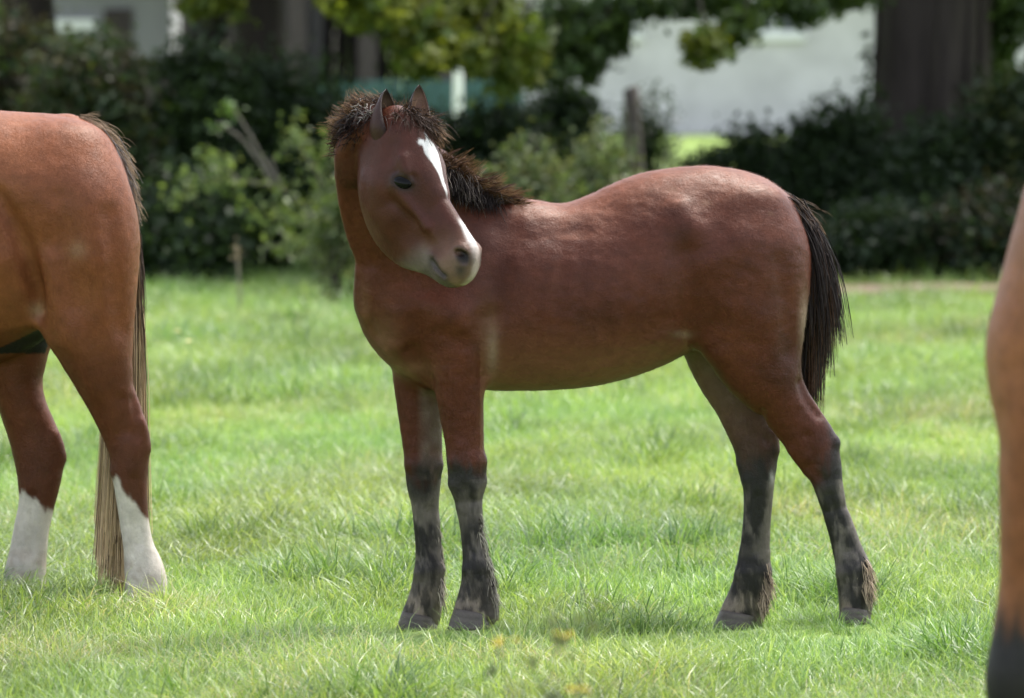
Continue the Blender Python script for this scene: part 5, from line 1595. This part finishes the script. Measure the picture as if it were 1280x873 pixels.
def barn():
    y = 52.0
    x0, x1 = W(226, 100, y)[0], W(640, 100, y)[0]
    t = thing('open_barn', 'dark open fronted timber barn behind the hedge above the foal\'s head', 'barn', (0, y, 0))
    H = 3.4; dp = 7.0
    k = 0
    nb = 22
    for i in range(nb):                              # weatherboards of the back wall
        a = x0 + (x1 - x0) * i / nb; b = x0 + (x1 - x0) * (i + 1) / nb
        mb = MB(); mb.box((a + .006, dp - .06 + .01 * (i % 2), -.1), (b - .006, dp, H)); mb.build('board', M_TIMB, t, False)
    for xx in (x0, x1 - .08):
        bx('side_wall', (xx, .0, -.1), (xx + .08, dp - .07, H), M_TIMB, t)
    for px_ in (300, 372, 460, 560, 632):
        xx = W(px_, 60, y)[0]
        bx('post', (xx - .11, -.25, -.1), (xx + .11, -.03, H - .05), M_TIMB, t)
    bx('lintel', (x0 - .1, -.27, H - .05), (x1 + .1, -.02, H + .2), M_TIMB, t)
    xa, xb = W(338, 60, y)[0], W(404, 60, y)[0]
    for i in range(4):
        a = xa + (xb - xa) * i / 4; b = xa + (xb - xa) * (i + 1) / 4
        mb = MB(); mb.box((a + .004, -.02, -.1), (b - .004, .03, H - .06)); mb.build('door_plank', M_DOOR, t, False)
    r = MB(); gable_roof(r, x0, x1, 0, dp, H + .2, 1.6); r.build('roof', M_ROOF, t, False)
M_DOOR = plain('barn_door', (.040, .034, .040), .8, 5, .2)
barn()

def teal_fence():
    y = 47.0
    x0, x1 = W(395, 100, y)[0], W(655, 100, y)[0]
    zt = W(500, 101, y)[2]
    t = thing('sheet_fence', 'teal profiled metal fence in front of the dark barn', 'fence', (0, y, 0))
    n = 12
    for i in range(n):
        a = x0 + (x1 - x0) * i / n; b = x0 + (x1 - x0) * (i + 1) / n
        mb = MB(); wv = 4
        V, Q = [], []
        for j in range(wv * 2 + 1):
            xx = a + (b - a - .006) * j / (wv * 2); yy = .02 * (j % 2)
            V += [(xx, yy, .05), (xx, yy, zt), (xx, yy + .012, zt), (xx, yy + .012, .05)]
        for j in range(wv * 2):
            for q in range(4): Q.append((j * 4 + q, j * 4 + 4 + q, j * 4 + 4 + (q + 1) % 4, j * 4 + (q + 1) % 4))
        mb.add(V, Q=Q); mb.build('sheet', M_TEAL, t, False)
    bx('rail', (x0, .05, zt * .8), (x1, .10, zt * .8 + .08), M_TIMB, t)
teal_fence()

def white_post():
    y = 44.0
    b = W(572, 200, y); b[2] = 0
    t = thing('white_post', 'thin white painted post in front of the teal fence', 'post', b)
    zt = W(572, 84, y)[2]
    mb = MB(); mb.tube([(0, 0, -.1), (0, 0, .6), (0.005, 0, zt - .05), (0.005, 0, zt)], [.045, .045, .045, .04], 12); mb.build('shaft', M_TRIM, t)
    mb = MB(); mb.tube([(0.005, 0, zt + .001), (0.005, 0, zt + .03), (0.005, 0, zt + .045)], [.055, .05, .02], 12); mb.build('cap', M_TRIM, t)
white_post()

def shed():
    y = 60.0
    x0, x1 = W(62, 40, y)[0], W(214, 40, y)[0]
    t = thing('grey_shed', 'pale grey rendered shed behind the hedge in the upper left', 'shed', (0, y, 0))
    mb = MB(); mb.box((x0, 0, -.1), (x1, .25, 2.6)); mb.box((x0, .25, -.1), (x0 + .25, 4, 2.6)); mb.box((x1 - .25, .25, -.1), (x1, 4, 2.6)); mb.box((x0 + .25, 3.75, -.1), (x1 - .25, 4, 2.6))
    mb.build('wall', M_GREYR, t, False)
    xa, xb = W(130, 40, y)[0], W(165, 40, y)[0]
    d = bx('door', (xa, -.04, -.05), (xb, -.003, 2.0), M_TIMB, t)
    bx('handle', (xb - .09, -.08, 1.0), (xb - .06, -.042, 1.14), M_TRIM, d)
    bx('fascia', (x0 - .05, -.12, 1.72), (W(120, 40, y)[0], -.005, 1.86), M_TRIM, t)
    r = MB(); gable_roof(r, x0, x1, 0, 4, 2.62, 1.0); r.build('roof', M_ROOF, t, False)
shed()

def far_wood():
    rng = np.random.default_rng(81)
    mb = MB()
    for k in range(46):
        x = -46 + 92 * k / 45 + rng.normal(0, .7); y = 118 + rng.normal(0, 5); h = rng.uniform(5, 9)
        b = [(np.array((x, y, h * .6)), np.array((rng.uniform(1.6, 2.6), 1.8, h * .42))), (np.array((x + rng.normal(0, 1), y, h * .3)), np.array((2.2, 1.6, h * .32)))]
        P, C = clumps(b, 70, 11, .35, [D2, D3, (.07, .12, .04)], rng, .4)
        P[:, 2] = np.maximum(P[:, 2], .05)
        leaves(mb, P, .42, C, rng=rng)
    tag(mb.build('far_wood', M_LEAF), kind='stuff')
far_wood()

# ---- small plants in the pasture
def row_y(py):
    return 735.0 * CAM_D / (py - 50.0) - CAM_D

def put(px, py):
    y = row_y(py); p = W(px, py, y); p[2] = gz(p); return p

def dock_plant(label, px, py, n, seed, hgt=.16):
    rng = np.random.default_rng(seed); b = put(px, py)
    t = thing('dock_plant', label, 'plant', b, 'dark broad leaved plants in the far grass')
    for i in range(n):
        a = rng.random() * 6.283; l = hgt * rng.uniform(.7, 1.3); e = rng.uniform(.3, 1.0)
        d = np.array((math.cos(a) * math.sin(e), math.sin(a) * math.sin(e), math.cos(e))); s_ = np.array((-math.sin(a), math.cos(a), 0))
        mb = MB(); V = []
        for k in range(6):
            q = k / 5; wv = .034 * math.sin(math.pi * min(1, q * .92 + .06)) + .003
            c = d * l * q + np.array((0, 0, -.35 * l * q * q))
            V += [c - s_ * wv, c + (0, 0, -.008), c + s_ * wv]
        Q = []
        for k in range(5): Q += [(3 * k, 3 * k + 1, 3 * k + 4, 3 * k + 3), (3 * k + 1, 3 * k + 2, 3 * k + 5, 3 * k + 4)]
        mb.add(V, Q=Q, C=np.array((.05, .10, .03)) * rng.uniform(.7, 1.3)); mb.build('leaf', M_LEAF, t)
dock_plant('dark broad leaved plant in the grass before the sapling', 356, 410, 13, 91)
dock_plant('smaller dark plant right beside the broad leaved one, under the foal\'s throat', 374, 414, 8, 92, .11)

def stalk():
    b = put(298, 402)
    t = thing('dead_stalk', 'thin dry upright stalk in the grass before the hedge', 'stalk', b)
    mb = MB(); mb.tube([(0, 0, -.02), (.01, 0, .15), (.0, 0, .30), (-.012, 0, .44)], [.008, .007, .006, .004], 6, (.22, .18, .15)); mb.build('stem', M_STEM, t)
    rng = np.random.default_rng(3); mb = MB(); leaves(mb, np.array((-.008, 0, .40)) + rng.normal(0, .02, (26, 3)) * (.6, .6, 2.0), .02, np.array([(.2, .16, .12)] * 26), rng=rng); tag(mb.build('seed_head', M_LEAF, t), kind='stuff')
stalk()

def flower(label, px, py, seed):
    rng = np.random.default_rng(seed); b = put(px, py)
    t = thing('white_flower', label, 'flower', b, 'white flowers in the far grass')
    mb = MB(); mb.tube([(0, 0, -.01), (.006, 0, .08), (.0, 0, .15)], [.003, .0025, .002], 5, (.10, .2, .04)); mb.build('stem', M_STEM, t)
    mb = MB()
    for k in range(14):
        a = k / 14 * 6.283; c, s_ = math.cos(a), math.sin(a)
        mb.add([(c * .005 - s_ * .003, s_ * .005 + c * .003, .152), (c * .005 + s_ * .003, s_ * .005 - c * .003, .152), (c * .022 + s_ * .005, s_ * .022 - c * .005, .157), (c * .022 - s_ * .005, s_ * .022 + c * .005, .157)], Q=[(0, 1, 2, 3)], C=(.8, .8, .78))
    mb.build('petals', M_LEAF, t)
    mb = MB(); mb.tube([(0, 0, .150), (0, 0, .156), (0, 0, .160)], [.008, .008, .003], 8, (.6, .45, .05)); mb.build('flower_centre', M_STEM, t)
flower('single white flower in the grass right of the chestnut horse\'s tail', 222, 452, 1)
flower('small white flower further right, below the dry stalk', 236, 470, 2)

def ragwort():
    rng = np.random.default_rng(17)
    y = -6.0
    b = W(690, 1200, y); b[2] = gz(b)
    t = thing('wild_flower', 'blurred yellow flowering weed with brown seed heads nearest the viewer', 'plant', b)
    heads = [(704, 796, 1), (622, 806, 1), (722, 862, 1), (690, 756, 0), (742, 748, 0), (655, 822, 0), (684, 850, 0), (640, 868, 0), (755, 858, 0)]
    root = np.zeros(3)
    for px, py, fl in heads:
        e = W(px, py, y + rng.uniform(-.12, .12)) - b
        m1 = np.array((e[0] * .35 + rng.normal(0, .01), e[1] * .4, e[2] * .55))
        P = catmull(np.array([root + (rng.normal(0, .01), rng.normal(0, .01), -.02), m1, e]), 5)
        sm = MB(); sm.tube(P, np.linspace(.0036, .0012, len(P)), 6, (.13, .115, .07))
        so = sm.build('stem', M_STEM, t)
        lm = MB()
        for q in (.3, .45, .6, .72, .82):
            c = P[int(q * len(P))]
            leaves(lm, c + rng.normal(0, .010, (3, 3)), .024, np.array([(.13, .16, .08)] * 3), rng=rng)
        tag(lm.build('foliage', M_LEAF, so), kind='stuff')
        if fl:
            fm = MB()
            for k in range(5):
                c = e + rng.normal(0, .009, 3) * (1, 1, .35)
                for j in range(8):
                    a = j / 8 * 6.283; cc, ss = math.cos(a), math.sin(a)
                    fm.add([c + (cc * .002 - ss * .002, ss * .002 + cc * .002, 0), c + (cc * .002 + ss * .002, ss * .002 - cc * .002, 0), c + (cc * .008 + ss * .0025, ss * .008 - cc * .0025, .003), c + (cc * .008 - ss * .0025, ss * .008 + cc * .0025, .003)], Q=[(0, 1, 2, 3)], C=(.50, .38, .05))
            tag(fm.build('flower_head', M_LEAF, t), 'yellow flower head', kind='stuff')
        else:
            hm = MB(); leaves(hm, e + rng.normal(0, .020, (24, 3)) * (1, 1, .7), .007, np.array([(.24, .19, .14)] * 24), rng=rng)
            tag(hm.build('seed_head', M_LEAF, t), kind='stuff')
ragwort()

def soil():
    rng = np.random.default_rng(5)
    V, y0 = [], 20.6
    xc = W(1150, 360, y0)[0]
    n = 40
    for k in range(n):
        a = k / n * 6.283
        x = xc + 1.25 * math.cos(a) * (1 + .12 * math.sin(3 * a)); y = y0 + .75 * math.sin(a) * (1 + .15 * math.sin(5 * a))
        V.append((x, y, 0))
    V.append((xc, y0, 0)); V = np.array(V)
    V[:, 2] = ground(V[:, 0], V[:, 1]) + .02
    mb = MB(); mb.add(V, T=[(k, (k + 1) % n, n) for k in range(n)], C=(.17, .12, .09))
    tag(mb.build('bare_soil', M_BARK, None), kind='structure')
soil()
